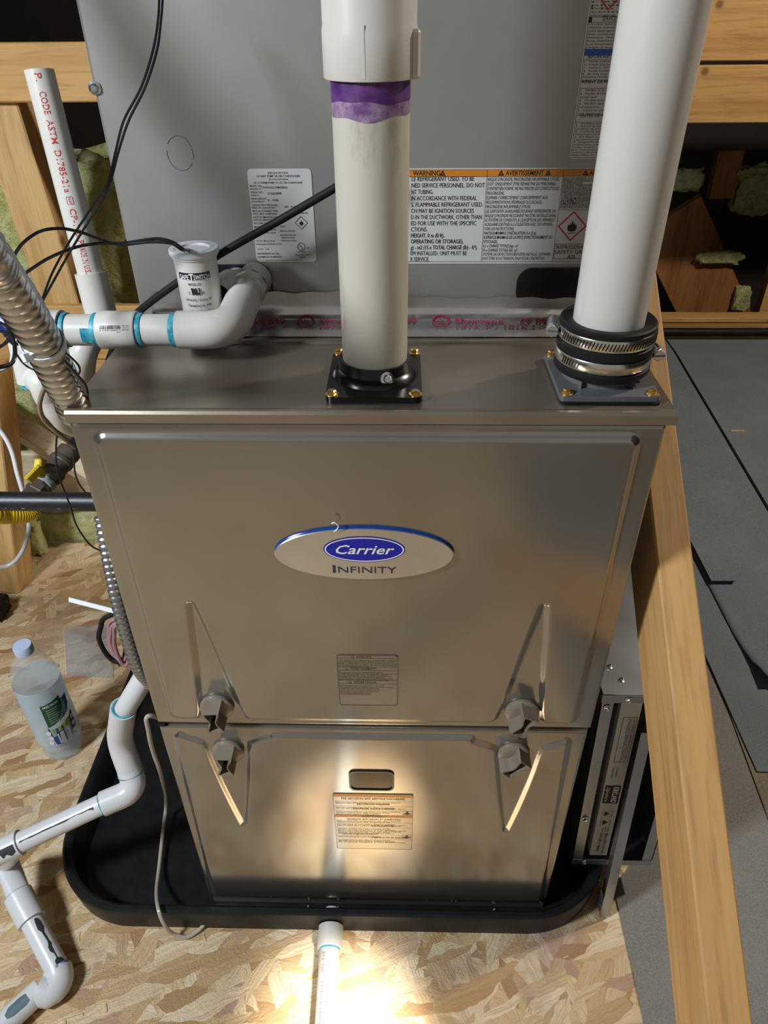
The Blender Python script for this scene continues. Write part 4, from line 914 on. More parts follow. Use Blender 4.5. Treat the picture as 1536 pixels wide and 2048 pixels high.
pr = Print(ffn2); pr.text('KIRKLAND', .1845, .0005, .0078, .0390, 'l', .03); pr.text('Signature', .1850, -.0088, .0050, .0360, 'l', 0, .45); pr.build('frame_logo', INKW, ff)
# loose cover strip leaning in front of the rack
c0, c1_ = Vector((.3590, -.004, .003)), Vector((0.3537, 0.0360, 0.4102))
CV = empty('filter_cover', (.36, .0, 0), 'bent galvanised filter cover leaning on the front of the rack', 'cover')
b = MB(); b.obox(c0, c1_, .0135, .0014, up=(0, -1, .12)); b.build('cover_face', GALV, CV)
b = MB(); off = Vector((.0070, .022, .002)); b.obox(c0+off, c1_+off, .0012, .044, up=(0, -1, .12)); b.build('cover_flange', GALV, CV)
b = MB(); off = Vector((-.0068, .009, .001)); b.obox(c0+off, c0*.9+c1_*.1+off, .0012, .016, up=(0, -1, .12)); b.build('cover_lip', GALV, CV)

# ================================================================ BRACE AND FELT
s_ = .71; p0 = Vector((.321, -.95, .468+(-.95+.311)*s_)); 
def btop(y): return .468+(y+.311)*s_
y0, y1 = -.968, 1.55; nrm = Vector((0, -math.sin(math.atan(s_)), math.cos(math.atan(s_))))
bl = (y1-y0)/math.cos(math.atan(s_)); b = MB(); b.obox((0, 0, -.0445), (0, bl, -.0445), .038, .089, bev=.002)
br = b.build('diagonal_brace', LUMB, None); br.data.transform(Matrix.Translation(br.location)); br.location = (.321, y0, btop(y0)); br.rotation_euler = (math.atan(s_), 0, 0); br = tag(br, 'long diagonal lumber brace rising past the right side of the furnace', 'lumber')
def sheet(name, pts, z, m_, label, th=.0025, curl=None):
    m_b = MB(); m_b.prism(pts, lambda x, y, d: (x, y, d), z, z+th); o = m_b.build(name, m_, None); return tag(o, label, 'felt sheet')
sheet('felt_sheet', [(.372, -1.6), (.80, -1.6), (.80, .95), (.440, .95), (.440, .10), (.385, .045)], .0006, FELTD, 'brownish grey felt sheet on the floor under the diagonal brace')
sheet('felt_sheet', [(.630, -1.6), (1.2, -1.6), (1.2, .40), (.70, .40), (.66, -.2)], .0036, FELTWARM, 'speckled felt strip coloured brown for warm light at the lower right corner')
sheet('felt_sheet', [(.700, .26), (2.3, .24), (2.3, 2.29), (.715, 2.29)], .0070, FELT, 'blue grey felt sheet lowest in the stack at the right')
# curled sheet
m = MB(); nx_, ny_ = 16, 24; vs = []
for i in range(nx_+1):
    for j in range(ny_+1):
        x = .785+.035*0+1.2*(i/nx_)**1.6; y = .440+1.84*(j/ny_)**1.5
        dlt = max(0, .16-math.hypot(x-.785, (y-.440)*.9)); lift = .030*(dlt/.16)**2
        if x < .80 and y < .50: y += .02
        vs.append((x+dlt*.05, y, .0140+lift))
k_ = ny_+1
m.add(vs, [(i*k_+j, (i+1)*k_+j, (i+1)*k_+j+1, i*k_+j+1) for i in range(nx_) for j in range(ny_)], True)
o = m.build('felt_sheet', FELT, None); md = o.modifiers.new('thickness', 'SOLIDIFY'); md.thickness = .003
tag(o, 'grey felt sheet with one corner curled up at the right edge', 'felt sheet')
sheet('felt_sheet', [(.788, .778), (.846, .779), (1.035, 1.065), (1.108, 2.15), (1.11, 2.27), (.79, 2.27)], .0245, FELT, 'narrow grey felt strip with a cut end lying on top beside the brace')
sheet('felt_sheet', [(1.052, 1.055), (2.3, .95), (2.3, 2.28), (1.120, 2.28), (1.120, 2.15)], .0160, FELT, 'wide grey felt sheet whose dark edge runs diagonally at the far right', .0075)
# ================================================================ RIGHT BACKGROUND
m = MB(); m.box((.30, 2.35, .990), (2.4, 2.39, 1.175), .003); tag(m.build('wall_board', LUM), 'knotty pine board at the top right corner of the framing', 'lumber')
m = MB(); m.box((.30, 2.35, .802), (2.4, 2.39, .978), .003); tag(m.build('wall_board', LUM), 'lower pine board below the narrow gap at the right', 'lumber')
m = MB(); m.box((.30, 2.33, .076), (2.4, 2.40, .095), .002); m.box((.30, 2.335, .0), (2.4, 2.40, .0755)); tag(m.build('sill_plate', LUM), 'lumber sill behind the black hose at the far right', 'lumber')
m = MB(); m.tube([(.30, 2.312, .042), (1.3, 2.312, .042), (2.4, 2.312, .043)], .0175, 14); tag(m.build('black_hose', RUBBER), 'black hose lying along the sill behind the grey felt', 'hose')
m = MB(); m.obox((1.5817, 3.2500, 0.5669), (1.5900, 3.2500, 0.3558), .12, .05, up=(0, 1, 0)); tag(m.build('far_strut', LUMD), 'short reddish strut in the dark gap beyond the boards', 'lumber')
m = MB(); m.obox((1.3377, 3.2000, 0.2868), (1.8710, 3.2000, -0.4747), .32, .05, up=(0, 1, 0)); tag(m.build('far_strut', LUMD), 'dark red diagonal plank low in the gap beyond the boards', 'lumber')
m = MB(); m.obox((1.6591, 2.6000, 0.3307), (1.6596, 2.6000, -0.1348), .10, .05, up=(0, 1, 0)); tag(m.build('far_strut', LUM), 'orange slanted strut at the right edge above the sill', 'lumber')
def fluff(name, c, rx_, ry_, rz_, label, seed, m_=INS):
    g = random.Random(seed); m_b = MB(); N1, N2 = 22, 14; vs = []
    ph = [(g.uniform(2, 7), g.uniform(0, 6), g.uniform(2, 7), g.uniform(0, 6)) for _ in range(5)]
    for j in range(N2+1):
        th = math.pi*j/N2
        for i in range(N1):
            a = 2*math.pi*i/N1; d = 1+.10*sum(math.sin(p[0]*a+p[1])*math.sin(p[2]*th+p[3]) for p in ph)
            ex_ = .45
            sx = math.copysign(abs(math.cos(a))**ex_, math.cos(a)); sy = math.copysign(abs(math.sin(a))**ex_, math.sin(a)); st = abs(math.sin(th))**ex_; ct = math.copysign(abs(math.cos(th))**ex_, math.cos(th))
            vs.append((c[0]+rx_*sx*st*d, c[1]+ry_*sy*st*d, c[2]+rz_*ct*d))
    m_b.add(vs, [(j*N1+i, j*N1+(i+1) % N1, (j+1)*N1+(i+1) % N1, (j+1)*N1+i) for j in range(N2) for i in range(N1)], True)
    return tag(m_b.build(name, m_, None, autosmooth=80), label, 'insulation')
fluff('insulation_batt', (1.7598, 3.2400, 0.3916), .12, .04, .10, 'yellow green insulation tuft beside the far strut', 1)
fluff('insulation_batt', (1.3785, 3.2400, 0.4380), .10, .03, .045, 'small insulation tuft just right of the white exhaust pipe', 2)
fluff('insulation_batt', (1.6178, 3.1500, 0.0959), .11, .02, .028, 'thin pale insulation strip on the dark red plank', 3)
fluff('insulation_batt', (1.7845, 3.1500, -0.1125), .04, .02, .06, 'little pale insulation scrap above the sill', 4)

# ================================================================ LEFT BACKGROUND
m = MB(); m.box((-1.9, 1.00, 1.026), (-.24, 1.038, 1.122), .003); tag(m.build('cross_beam', LUM), 'horizontal pine beam behind the open standpipe at the upper left', 'lumber')
m = MB(); m.obox((-.737, 1.075, .56), (-.760, 1.075, 1.030), .088, .110, up=(0, 1, 0), bev=.003); tag(m.build('stud', LUMZ), 'broad pale stud leaning behind the standpipe at the upper left', 'lumber')
m = MB(); m.obox((-1.06, 1.45, .0), (-1.10, 1.45, 1.030), .088, .09, up=(0, 1, 0), bev=.003); tag(m.build('stud', LUMZ), 'dim stud cut off by the left edge of the picture', 'lumber')
m = MB(); m.box((-1.9, 1.00, .500), (-.24, 1.02, .628), .003); tag(m.build('cross_beam', LUM), 'lower cross beam half hidden behind the drain elbow', 'lumber')
m = MB(); m.box((-.72, 1.005, .15), (-.24, 1.04, .497), .003); tag(m.build('wall_board', LUM), 'orange board behind the drain riser and the furnace corner', 'lumber')
m = MB(); m.box((-1.25, 1.01, -.14), (-.45, 1.03, .235), .003); tag(m.build('wall_board', LUMP), 'pale board behind the yellow handled gas valve', 'lumber')
m = MB(); m.obox((-0.9915, 0.9700, 0.4227), (-0.6800, 0.9400, 0.1651), .05, .055, up=(0, -.5, 1), bev=.003); tag(m.build('diagonal_board', LUMP), 'whitish diagonal board sloping down behind the gas valve', 'lumber')
pb = Vector((-0.9406, 0.7798, 0.0000)); pt = Vector((-0.8571, 0.8600, 0.5609))
m = MB(); m.obox(pb, pt, .075, .09, up=(0, 1, .2), bev=.003); tag(m.build('post', LUMZ), 'lumber post with a white cable at the left edge', 'lumber')
fluff('insulation_batt', (-0.9632, 1.0900, 0.3766), .14, .05, .12, 'dark yellow insulation batt below the lower cross beam', 11)
fluff('insulation_batt', (-0.9635, 1.2200, 0.1678), .15, .05, .06, 'insulation batt above the whitish diagonal board', 12)
fluff('insulation_batt', (-0.8433, 0.9720, 0.0265), .145, .020, .065, 'bright yellow insulation heap behind the back edge of the wood floor', 20)
fluff('insulation_batt', (-0.9155, 0.9000, 0.0494), .018, .018, .05, 'pale insulation scrap wedged against the post', 25)
fluff('insulation_batt', (-1.0962, 1.9500, 0.6411), .26, .08, .14, 'green tinged insulation batt in the dark gap right of the standpipe', 26)
fluff('insulation_batt', (-0.9242, 1.2400, 0.7531), .10, .08, .20, 'green tinged insulation batt left of the pale stud', 27)
fluff('insulation_batt', (-0.7305, 1.4100, 0.6725), .10, .08, .18, 'insulation batt in the gap beside the coil cabinet', 28)
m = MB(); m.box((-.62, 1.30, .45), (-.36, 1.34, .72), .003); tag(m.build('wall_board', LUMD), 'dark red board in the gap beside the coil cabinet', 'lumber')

# ================================================================ GAS LINE
gy, gz, gr = .200, .657, .0128
b = MB(); b.tube([(-1.3, gy, gz), (-.2640, gy, gz)], gr, 24)
gp = tag(b.build('gas_pipe', BLKIRON), 'black iron gas pipe entering the left side of the furnace', 'pipe')
fm = cylmap((-.56, gy, gz), (1, 0, 0), (0, -1, .25), gr+.0003); pr = Print(lambda a, c_: fm(a, -c_))
for i in range(26):
    a_ = rg.uniform(0, .17); c_ = -.0058+rg.uniform(-.0012, .0012); pr.rect(a_, c_, a_+rg.uniform(.001, .005), c_+rg.uniform(.0003, .001))
for a_ in (.06, .0605): pr.rect(a_, -.001, a_+.0012, .004)
o = pr.build('paint_scuffs', mat('grey_scuff', (.25, .28, .30), .5), gp)
GV = empty('gas_valve', (-0.5281, 0.3836, 0.5694), 'brown iron gas valve with yellow lever behind the black gas pipe', 'gas valve')
g0, g1 = Vector((-0.4941, 0.4688, 0.6007)), Vector((-0.5442, 0.3387, 0.5590)); gd = (g1-g0).normalized(); GL = (g1-g0).length
b = MB(); b.tube([g0-gd*((-.2655-g0.x)/-gd.x), g0+gd*.30*GL], .0118, 20); b.build('nipple', BLKIRON, GV)
b = MB(); b.lathe(g0+gd*.24*GL, gd, [(.012, 0), (.0185, .001), (.0190, .006), (.0180, .012), (.0175, .020), (.0198, .022), (.0198, .028), (.0180, .030), (.0185, .044)], 24); b.build('union', IRONBR, GV)
b = MB(); b.lathe(g0+gd*.52*GL, gd, [(.015, 0), (.0200, .002), (.0205, .014), (.0175, .022), (.0185, .030), (.0185, .040), (.012, .042)], 8); b.build('valve_body', IRONBR, GV)
b = MB(); b.lathe(g0+gd*.78*GL, gd, [(.012, 0), (.0180, .001), (.0180, .012), (.0160, .014), (.0165, .024), (.0165, .040)], 6); b.build('hex_fitting', IRONBR, GV)
pring(GV, 'sealant_ring', g0+gd*.72*GL, gd, .0185, .012, mat('grey_sealant', (.30, .36, .36), .8))
vm = Vector((-0.5052, 0.3765, 0.5928)); hm = Vector((-0.5179, 0.3620, 0.6074))
b = MB(); b.tube([vm, hm], .0085, 16); b.build('valve_stem', IRONBR, GV)
b = MB(); ha, hb = Vector((-0.5163, 0.3649, 0.6200)), Vector((-0.5192, 0.3484, 0.5971)); b.obox(ha, hb, .018, .012, up=(1, 0, .2), bev=.002); ha, hb = Vector((-0.5113, 0.3494, 0.6154)), Vector((-0.5264, 0.3284, 0.6039)); b.obox(ha, hb, .017, .006, up=(0, 1, .5), bev=.002); b.build('lever', YEL, GV)
path = cat([g1-gd*.01, (-0.5387, 0.3284, 0.5446), (-0.5603, 0.3091, 0.5528), (-0.6092, 0.2927, 0.5662), (-.85, .40, .48), (-1.15, .42, .20), (-1.22, .42, .012)], 40); b = MB()
b.tube(path, [.0118+.0012*math.sin(i*1.6) for i in range(len(path))], 18); tag(b.build('gas_connector', YELF), 'yellow corrugated gas connector below the black gas pipe', 'gas connector')

# ================================================================ CONDUIT AND WIRES
cp = cat([(-.62, .35, 2.58), (-.55, .25, 2.0), (-.44, .08, 1.45), (-.345, .01, 1.17), (-0.2276, -0.1239, 1.0854), (-0.2333, -0.0954, 1.0483), (-0.2413, -0.0644, 1.0146), (-0.2492, -0.0361, 0.9772), (-0.2579, -0.0095, 0.9374), (-0.2674, 0.0186, 0.8998), (-0.2747, 0.0409, 0.8712), (-.2625, .085, .845)], 40)
# resample to even steps
def resample(P, step):
    out = [P[0]]; acc = 0
    for a, c_ in zip(P, P[1:]):
        d = (c_-a).length; t0 = 0
        while acc+d*(1-t0) >= step and d > 0:
            t0 += (step-acc)/d; out.append(a+(c_-a)*t0); acc = 0
        acc += d*(1-t0)
    return out
cp = resample(cp, .0011); b = MB()
prof = [0, .0006, .0012, .0016, .0018, .0018, .0015, .0010, .0002, -.0008]
b.tube(cp, [.0138+prof[i % 10] for i in range(len(cp))], 24)
tag(b.build('flexible_conduit', metal('conduit_steel', (.50, .52, .55), (.68, .70, .73), .24, (30, 30, 30), .02, 1.0), None, autosmooth=70), 'shiny corrugated metal conduit running into the left top corner of the furnace', 'conduit')
def wire(name, pts, r, m_, label, n=8, cat_='wire'): b = MB(); b.tube(cat(pts, 8), r, n); return tag(b.build(name, m_), label, cat_)
# cable tie round conduit
ti = min(range(len(cp)), key=lambda i: (cp[i]-Vector((-0.2493, -0.0332, 0.9727))).length); tc = cp[ti]; td = (cp[ti+3]-cp[ti-3]).normalized()
TI = empty('cable_tie', tc, 'translucent white cable tie strapped round the metal conduit', 'cable tie')
b = MB(); b.lathe(tc-td*.0032, td, [(.0158, 0), (.0170, 0), (.0170, .0064), (.0158, .0064)], 32); b.build('strap', NYLON, TI)
hp = Vector((-0.2582, -0.0469, 0.9711)); b = MB(); b.obox(hp-td*.001, hp+Vector((-0.2582, -0.0519, 0.9642))*0+(Vector((-0.2553, -0.0500, 0.9633))-hp)*.8, .0085, .006, bev=.001); b.build('tie_head', NYLON, TI)
b = MB(); b.obox(hp, Vector((-0.2419, -0.0505, 0.9792)), .0062, .0014, up=(0, -1, .4)); b.build('tie_tail', NYLON, TI)
wire('thin_wire', [(-0.1624, 0.1483, 1.1952), (-0.1639, 0.1360, 1.1782), (-0.1670, 0.1217, 1.1585), (-0.1782, 0.1095, 1.1335), (-0.1949, 0.1050, 1.1107), (-0.2069, 0.1012, 1.0889), (-0.2175, 0.0970, 1.0664), (-0.2288, 0.0973, 1.0502), (-0.2504, 0.0915, 1.0258), (-0.2702, 0.0785, 1.0001), (-0.2774, 0.0479, 0.9836), (-0.2676, 0.0132, 0.9864)], .00105, WIREB, 'right strand of the two black wires hanging from the top')
wire('thin_wire', [(-0.1669, 0.1543, 1.1952), (-0.1680, 0.1419, 1.1780), (-0.1719, 0.1275, 1.1582), (-0.1833, 0.1152, 1.1330), (-0.2009, 0.1105, 1.1101), (-0.2114, 0.1066, 1.0880), (-0.2221, 0.1010, 1.0636), (-0.2374, 0.1012, 1.0473), (-0.2571, 0.1049, 1.0275), (-0.2682, 0.0941, 1.0131), (-0.2791, 0.0744, 0.9947), (-0.2808, 0.0453, 0.9801)], .00105, WIREB, 'left strand of the two black wires hanging from the top')
wire('switch_lead', [(fsx-.004, fsy-.002, fzt-.001), (-0.1691, 0.1095, 1.0050), (-0.1772, 0.1080, 1.0117), (-0.1932, 0.1095, 1.0144), (-0.2205, 0.1065, 1.0113), (-0.2434, 0.1006, 1.0125), (-0.2614, 0.0930, 1.0112), (-0.2741, 0.0671, 1.0100), (-0.2760, 0.0305, 1.0107), (-0.2724, -0.0047, 1.0131)], .0014, WIREB, 'lower black lead arching from the float switch')
wire('switch_lead', [(fsx-.005, fsy-.003, fzt-.001), (-0.1697, 0.1079, 1.0046), (-0.1786, 0.1071, 1.0106), (-0.1977, 0.1075, 1.0119), (-0.2250, 0.1056, 1.0102), (-0.2391, 0.0979, 1.0172), (-0.2526, 0.0909, 1.0251), (-0.2656, 0.0820, 1.0304), (-0.2780, 0.0699, 1.0311), (-0.2824, 0.0432, 1.0285), (-0.2757, 0.0045, 1.0258)], .0014, WIREB, 'upper black lead arching from the float switch over the post')
wire('black_cable', [(0.0057, 0.2130, 1.0563), (-0.0086, 0.1804, 1.0544), (-0.0337, 0.1771, 1.0423), (-0.0878, 0.1740, 1.0143), (-0.1527, 0.1786, 0.9804), (-0.2101, 0.1881, 0.9446), (-0.2506, 0.1977, 0.9167), (-0.2838, 0.2137, 0.8888), (-0.3108, 0.2359, 0.8522), (-0.3389, 0.2511, 0.8060)], .0040, RUBBER, 'thick black cable running diagonally in front of the coil cabinet', 12, 'cable')
wire('brown_cable', [(-0.2749, -0.0034, 0.9637), (-0.2698, -0.0034, 0.9549), (-0.2689, -0.0036, 0.9460), (-0.2696, -0.0059, 0.9343), (-0.2720, -0.0064, 0.9252), (-0.2778, -0.0070, 0.9161), (-0.2824, -0.0081, 0.9061), (-0.2851, -0.0049, 0.8936), (-0.2838, -0.0007, 0.8823), (-0.2795, 0.0034, 0.8707), (-0.2783, 0.0221, 0.8453)], .0022, WIREBR, 'brown jacketed cable curling below the cable tie', 10, 'cable')
wire('red_wire', [(-0.2819, -0.0060, 0.9604), (-0.2756, -0.0083, 0.9569), (-0.2748, -0.0084, 0.9482), (-0.2731, -0.0086, 0.9392), (-0.2699, -0.0078, 0.9334)], .0014, WIREP, 'red wire joining the brown cable below the cable tie')
wire('white_wire', [(-0.2775, -0.0050, 0.9582), (-0.2740, -0.0047, 0.9532), (-0.2723, -0.0049, 0.9443), (-0.2703, -0.0070, 0.9362)], .0013, WIREW, 'short white wire beside the red wire')
wire('white_wire', [(-0.2840, -0.0017, 0.9664), (-0.2836, -0.0155, 0.9644), (-0.2824, -0.0261, 0.9582), (-0.2829, -0.0355, 0.9537), (-0.2885, -0.0478, 0.9539)], .0013, WIREW, 'white wire drooping off the left edge')
wire('black_lead', [(-0.2957, 0.0058, 0.9772), (-0.2842, -0.0143, 0.9745), (-0.2778, -0.0248, 0.9683), (-0.2751, -0.0353, 0.9622), (-0.2767, -0.0435, 0.9595), (-0.2840, -0.0543, 0.9619)], .0017, WIREB, 'thick black lead drooping off the left edge')
wire('looped_wire', [(-0.2632, -0.0146, 0.9649), (-0.2470, -0.0289, 0.9700), (-0.2374, -0.0274, 0.9631), (-0.2362, -0.0142, 0.9472), (-0.2408, -0.0038, 0.9362), (-0.2469, 0.0033, 0.9291)], .0009, WIREB, 'outer black wire looping over the conduit')
wire('looped_wire', [(-0.2599, -0.0183, 0.9681), (-0.2450, -0.0307, 0.9675), (-0.2396, -0.0268, 0.9555), (-0.2383, -0.0184, 0.9415), (-0.2395, -0.0049, 0.9260), (-0.2434, 0.0054, 0.9148), (-0.2532, 0.0221, 0.8956)], .0011, WIREB, 'long black wire running down the conduit to the furnace corner')
wire('looped_wire', [(-0.2614, -0.0245, 0.9682), (-0.2465, -0.0324, 0.9736), (-0.2402, -0.0362, 0.9682), (-0.2437, -0.0362, 0.9597), (-0.2549, -0.0305, 0.9511), (-0.2663, -0.0270, 0.9477), (-0.2779, -0.0198, 0.9497), (-0.2868, -0.0104, 0.9543)], .0008, WIREB, 'round black wire loop hanging in front of the conduit')
wire('looped_wire', [(-0.2646, -0.0255, 0.9669), (-0.2524, -0.0337, 0.9721), (-0.2509, -0.0324, 0.9652), (-0.2549, -0.0306, 0.9594), (-0.2631, -0.0264, 0.9570), (-0.2705, -0.0190, 0.9590), (-0.2717, -0.0169, 0.9619)], .0008, WIREB, 'small black wire loop tucked under the cable tie')
gw = 'black wires bunched at the left edge above the cable tie'
for i, pts in enumerate(([(-0.3047, 0.0006, 0.9703), (-0.2923, -0.0001, 0.9688), (-0.2715, -0.0176, 0.9780), (-0.2590, -0.0226, 0.9791)], [(-0.3046, -0.0089, 0.9572), (-0.2955, -0.0053, 0.9618), (-0.2808, -0.0102, 0.9716), (-0.2621, -0.0241, 0.9772)], [(-0.3102, 0.0014, 0.9545), (-0.3039, 0.0030, 0.9565), (-0.2914, -0.0028, 0.9651), (-0.2675, -0.0185, 0.9766)], [(-0.2964, -0.0019, 0.9665), (-0.2836, -0.0093, 0.9729), (-0.2721, -0.0148, 0.9735), (-0.2597, -0.0254, 0.9753)], [(-0.3048, 0.0056, 0.9773), (-0.2910, -0.0061, 0.9776), (-0.2802, -0.0135, 0.9755), (-0.2629, -0.0250, 0.9760)], [(-0.2943, -0.0033, 0.9645), (-0.2827, -0.0155, 0.9643), (-0.2741, -0.0181, 0.9689), (-0.2636, -0.0231, 0.9735)])):
    b = MB(); b.tube(cat(pts, 6), .0012, 7); tag(b.build('bunched_wire', WIREB), 'one of the black wires bunched behind the conduit at the left edge', 'wire', gw)
m = MB(); m.lathe((-0.3143, 0.0293, 0.9762), (.6, -.3, -.6), [(0, 0), (.006, .002), (.009, .010), (.010, .020), (.009, .026)], 14); tag(m.build('wire_nut', mat('blue_nut', (.01, .015, .12), .35)), 'dark blue wire nut behind the conduit at the left edge', 'wire nut')
wire('thin_wire', [(-0.3174, 0.1030, 0.8564), (-0.3345, 0.1191, 0.8279), (-0.3471, 0.1262, 0.8042), (-0.3581, 0.1309, 0.7769), (-0.3663, 0.1344, 0.7479), (-0.3651, 0.1326, 0.7282), (-0.3637, 0.1323, 0.7106), (-0.3634, 0.1328, 0.6942), (-0.3618, 0.1299, 0.6731), (-0.3563, 0.1284, 0.6537), (-0.3494, 0.1295, 0.6379), (-0.3385, 0.1339, 0.6265)], .0011, WIREB, 'long black wire hanging in front of the gas valve')
wire('thin_wire', [(-0.3299, 0.1192, 0.7937), (-0.3377, 0.1248, 0.7676), (-0.3454, 0.1332, 0.7454), (-0.3496, 0.1423, 0.7240), (-0.3474, 0.1501, 0.7006)], .0011, WIREB, 'short black wire against the furnace edge above the gas pipe')
wire('white_cable', [(-0.7219, 0.5945, 0.5613), (-0.6960, 0.5779, 0.5373), (-0.6811, 0.5605, 0.5126), (-0.6717, 0.5392, 0.4827), (-0.6657, 0.5261, 0.4473), (-0.6665, 0.5234, 0.4094), (-0.6653, 0.5015, 0.3790), (-0.6736, 0.4820, 0.3524), (-0.6866, 0.4691, 0.3350), (-0.7053, 0.4610, 0.3245), (-0.7258, 0.4431, 0.3346)], .0040, WIREW, 'thick white cable looping along the left post', 10, 'cable')
# armoured cable down the furnace side
ap = resample(cat([(-.279, .035, .755), (-.2775, .020, .70), (-.2770, .012, .65), (-.2770, .010, .60), (-.2765, .012, .55), (-.276, .03, .50)], 20), .0011)
b = MB(); b.tube(ap, [.0060+(.0016 if (i % 7) in (1, 2, 3, 4) else 0) for i in range(len(ap))], 16); tag(b.build('armoured_cable', GALV, None, autosmooth=70), 'armoured cable running down the left edge of the furnace', 'cable')
# coiled wires
def loop(cx_, cy_, w_, h_, D_, tilt, r, m_, label, name='coiled_wire', grp=None):
    pts = []
    for k in range(13):
        a = math.pi/2+2*math.pi*k/12; u_ = cx_+w_*math.cos(a)*(1-.35*max(0, math.sin(a))); v_ = cy_-h_*math.sin(a)
        pts.append((u_, v_))
    return pts
def PW(u_, v_, D_):   # point in the plane Y = .03 beside the furnace, from local millimetres
    return Vector((u_, .045+.012*math.sin(v_*300), v_))
def lwire(x, z, w_, h_, y_, r, m_, label, grp=None, name='coiled_wire'):
    pts = []
    for k in range(17):
        a = math.pi/2+2*math.pi*k/16; pts.append((x+w_*math.cos(a)*(1-.55*max(0, math.sin(a)))+(.010 if math.sin(a) > .9 else 0), y_+.006*math.sin(a), z+h_*math.sin(a)))
    b_ = MB(); b_.tube(cat(pts, 4), r, 10); return tag(b_.build(name, m_), label, 'wire', grp)
kx_, _, kz_ = (-0.2993, 0.0300, 0.5844)
lwire(kx_-.004, kz_-.002, .018, .036, .030, .0030, RUBBER, 'black cable loop hung at the left edge of the furnace')
for i, (dx_, w_, h_) in enumerate(((.002, .009, .030), (.006, .010, .027), (.010, .008, .031))): lwire(kx_+dx_, kz_+.003, w_, h_, .024-.004*i, .0024, WIREPINK, ['leftmost of the three faded red wires coiled inside the black cable loop', 'middle one of the three faded red wires coiled inside the black cable loop', 'rightmost of the three faded red wires coiled inside the black cable loop'][i], 'faded red wires coiled beside the furnace')
b = MB(); b.obox((-0.3503, 0.0450, 0.6278), (-0.2915, 0.0300, 0.6238), .0055, .0012, up=(0, -1, .3)); tag(b.build('cable_tie', NYLON), 'pale cable tie tail sticking out left above the coiled wires', 'cable tie')
# clear tubing
wire('clear_tube', [(-.268, .05, .40), (-0.2910, 0.0300, 0.4394), (-0.2971, 0.0300, 0.4088), (-0.3025, 0.0350, 0.3614), (-0.3099, 0.0500, 0.2825), (-0.3696, 0.1464, 0.0600), (-0.3716, 0.1135, 0.0300), (-0.3625, 0.0514, 0.0240), (-0.3505, 0.0057, 0.0420), (-0.3330, -0.0324, 0.0660), (-0.3235, -0.0475, 0.0500), (-0.3153, -0.0482, 0.0180), (-0.2965, -0.0476, 0.0060), (-0.2806, -0.0385, 0.0060), (-0.2685, -0.0267, 0.0100)], .0030, TUBECL, 'thin clear vinyl tube draped over the rim of the black pan', 10, 'tube')

# ================================================================ BOTTLE AND FLOOR CLUTTER
bx, by = -0.6214, 0.3017
BT = empty('water_bottle', (bx, by, 0), 'nearly empty clear plastic water bottle with green and blue label on the wood floor', 'bottle')
b = MB(); prof = [(0, .003), (.020, .001), (.034, .002), (.0375, .008), (.0385, .016), (.0375, .022), (.0385, .028), (.0395, .040), (.0400, .060), (.0400, .190), (.0395, .205), (.0360, .225), (.0270, .245), (.0165, .258), (.0140, .264), (.0140, .272)]
b.lathe((bx, by, 0), (0, 0, 1), prof, 40); b.build('bottle_body', CLEAR, BT)
b = MB(); b.lathe((bx, by, 0), (0, 0, 1), [(0, .004), (.033, .004), (.0370, .010), (.0375, .016), (.0365, .022), (.0375, .028), (.0378, .036), (0, .036)], 36); b.build('water', mat('water', (.62, .70, .74), .04, 0, Alpha=.30), BT)
b = MB(); b.lathe((bx, by, .264), (0, 0, 1), [(.0150, 0), (.0160, .001), (.0160, .015), (.0150, .0175), (0, .0175)], 30); b.build('cap', mat('cap_plastic', (.50, .60, .78), .4), BT)
tocam = Vector((.0315-bx, -.5668-by, 0)); fm = cylmap((bx, by, 0), (0, 0, 1), tocam, .0406)
b = MB(); n_ = 48; vs = [fm(z, t_*.0406) for t_ in [2*math.pi*i/n_ for i in range(n_)] for z in (.052, .198)]
b.add(vs, [(2*i, 2*((i+1) % n_), 2*((i+1) % n_)+1, 2*i+1) for i in range(n_)], True); lb = b.build('label', mat('label_film', (.55, .74, .86), .3, 0, Alpha=.62), BT)
def lp(off):
    f_ = cylmap((bx, by, 0), (0, 0, 1), tocam, .0406+off); return Print(lambda a, c_: f_(.052+(c_-.052)*1.22, a*1.25-.006))
def strip(pr_, pts_lo, pts_hi):
    for i in range(len(pts_lo)-1): pr_.poly([pts_lo[i], pts_lo[i+1], pts_hi[i+1], pts_hi[i]])
pr = lp(.0004)
strip(pr, [(-.006, .096), (.002, .098), (.010, .102), (.017, .110), (.022, .122), (.0235, .135), (.0225, .148)], [(-.006, .144), (.002, .1445), (.010, .1455), (.017, .1465), (.022, .1478), (.0235, .148), (.0225, .148)]); pr.build('green_panel', mat('green_ink', (.008, .10, .035), .4), lb)
pr = lp(.0003); strip(pr, [(.012, .101), (.020, .104), (.028, .110), (.034, .120)], [(.0235, .140), (.028, .139), (.032, .139), (.036, .140)]); strip(pr, [(-.004, .055), (.004, .053), (.012, .054), (.026, .060), (.034, .070)], [(-.008, .094), (.004, .090), (.012, .090), (.026, .096), (.034, .104)]); pr.build('blue_panel', mat('label_blue', (.01, .06, .28), .4), lb)
pr = lp(.0005); strip(pr, [(-.002, .080), (.008, .081), (.018, .084), (.026, .088)], [(-.003, .089), (.008, .090), (.018, .094), (.025, .098)]); pr.build('lime_panel', mat('lime_ink', (.28, .48, .05), .4), lb)
pr = lp(.0005); strip(pr, [(.002, .055), (.010, .054), (.020, .057)], [(.001, .078), (.010, .079), (.021, .082)]); pr.build('facts_panel', mat('facts_ink', (.62, .68, .78), .4), lb)
pr = lp(.0007); pr.text('FREE FROM', -.003, .1375, .0045, .022, 'l', .02)
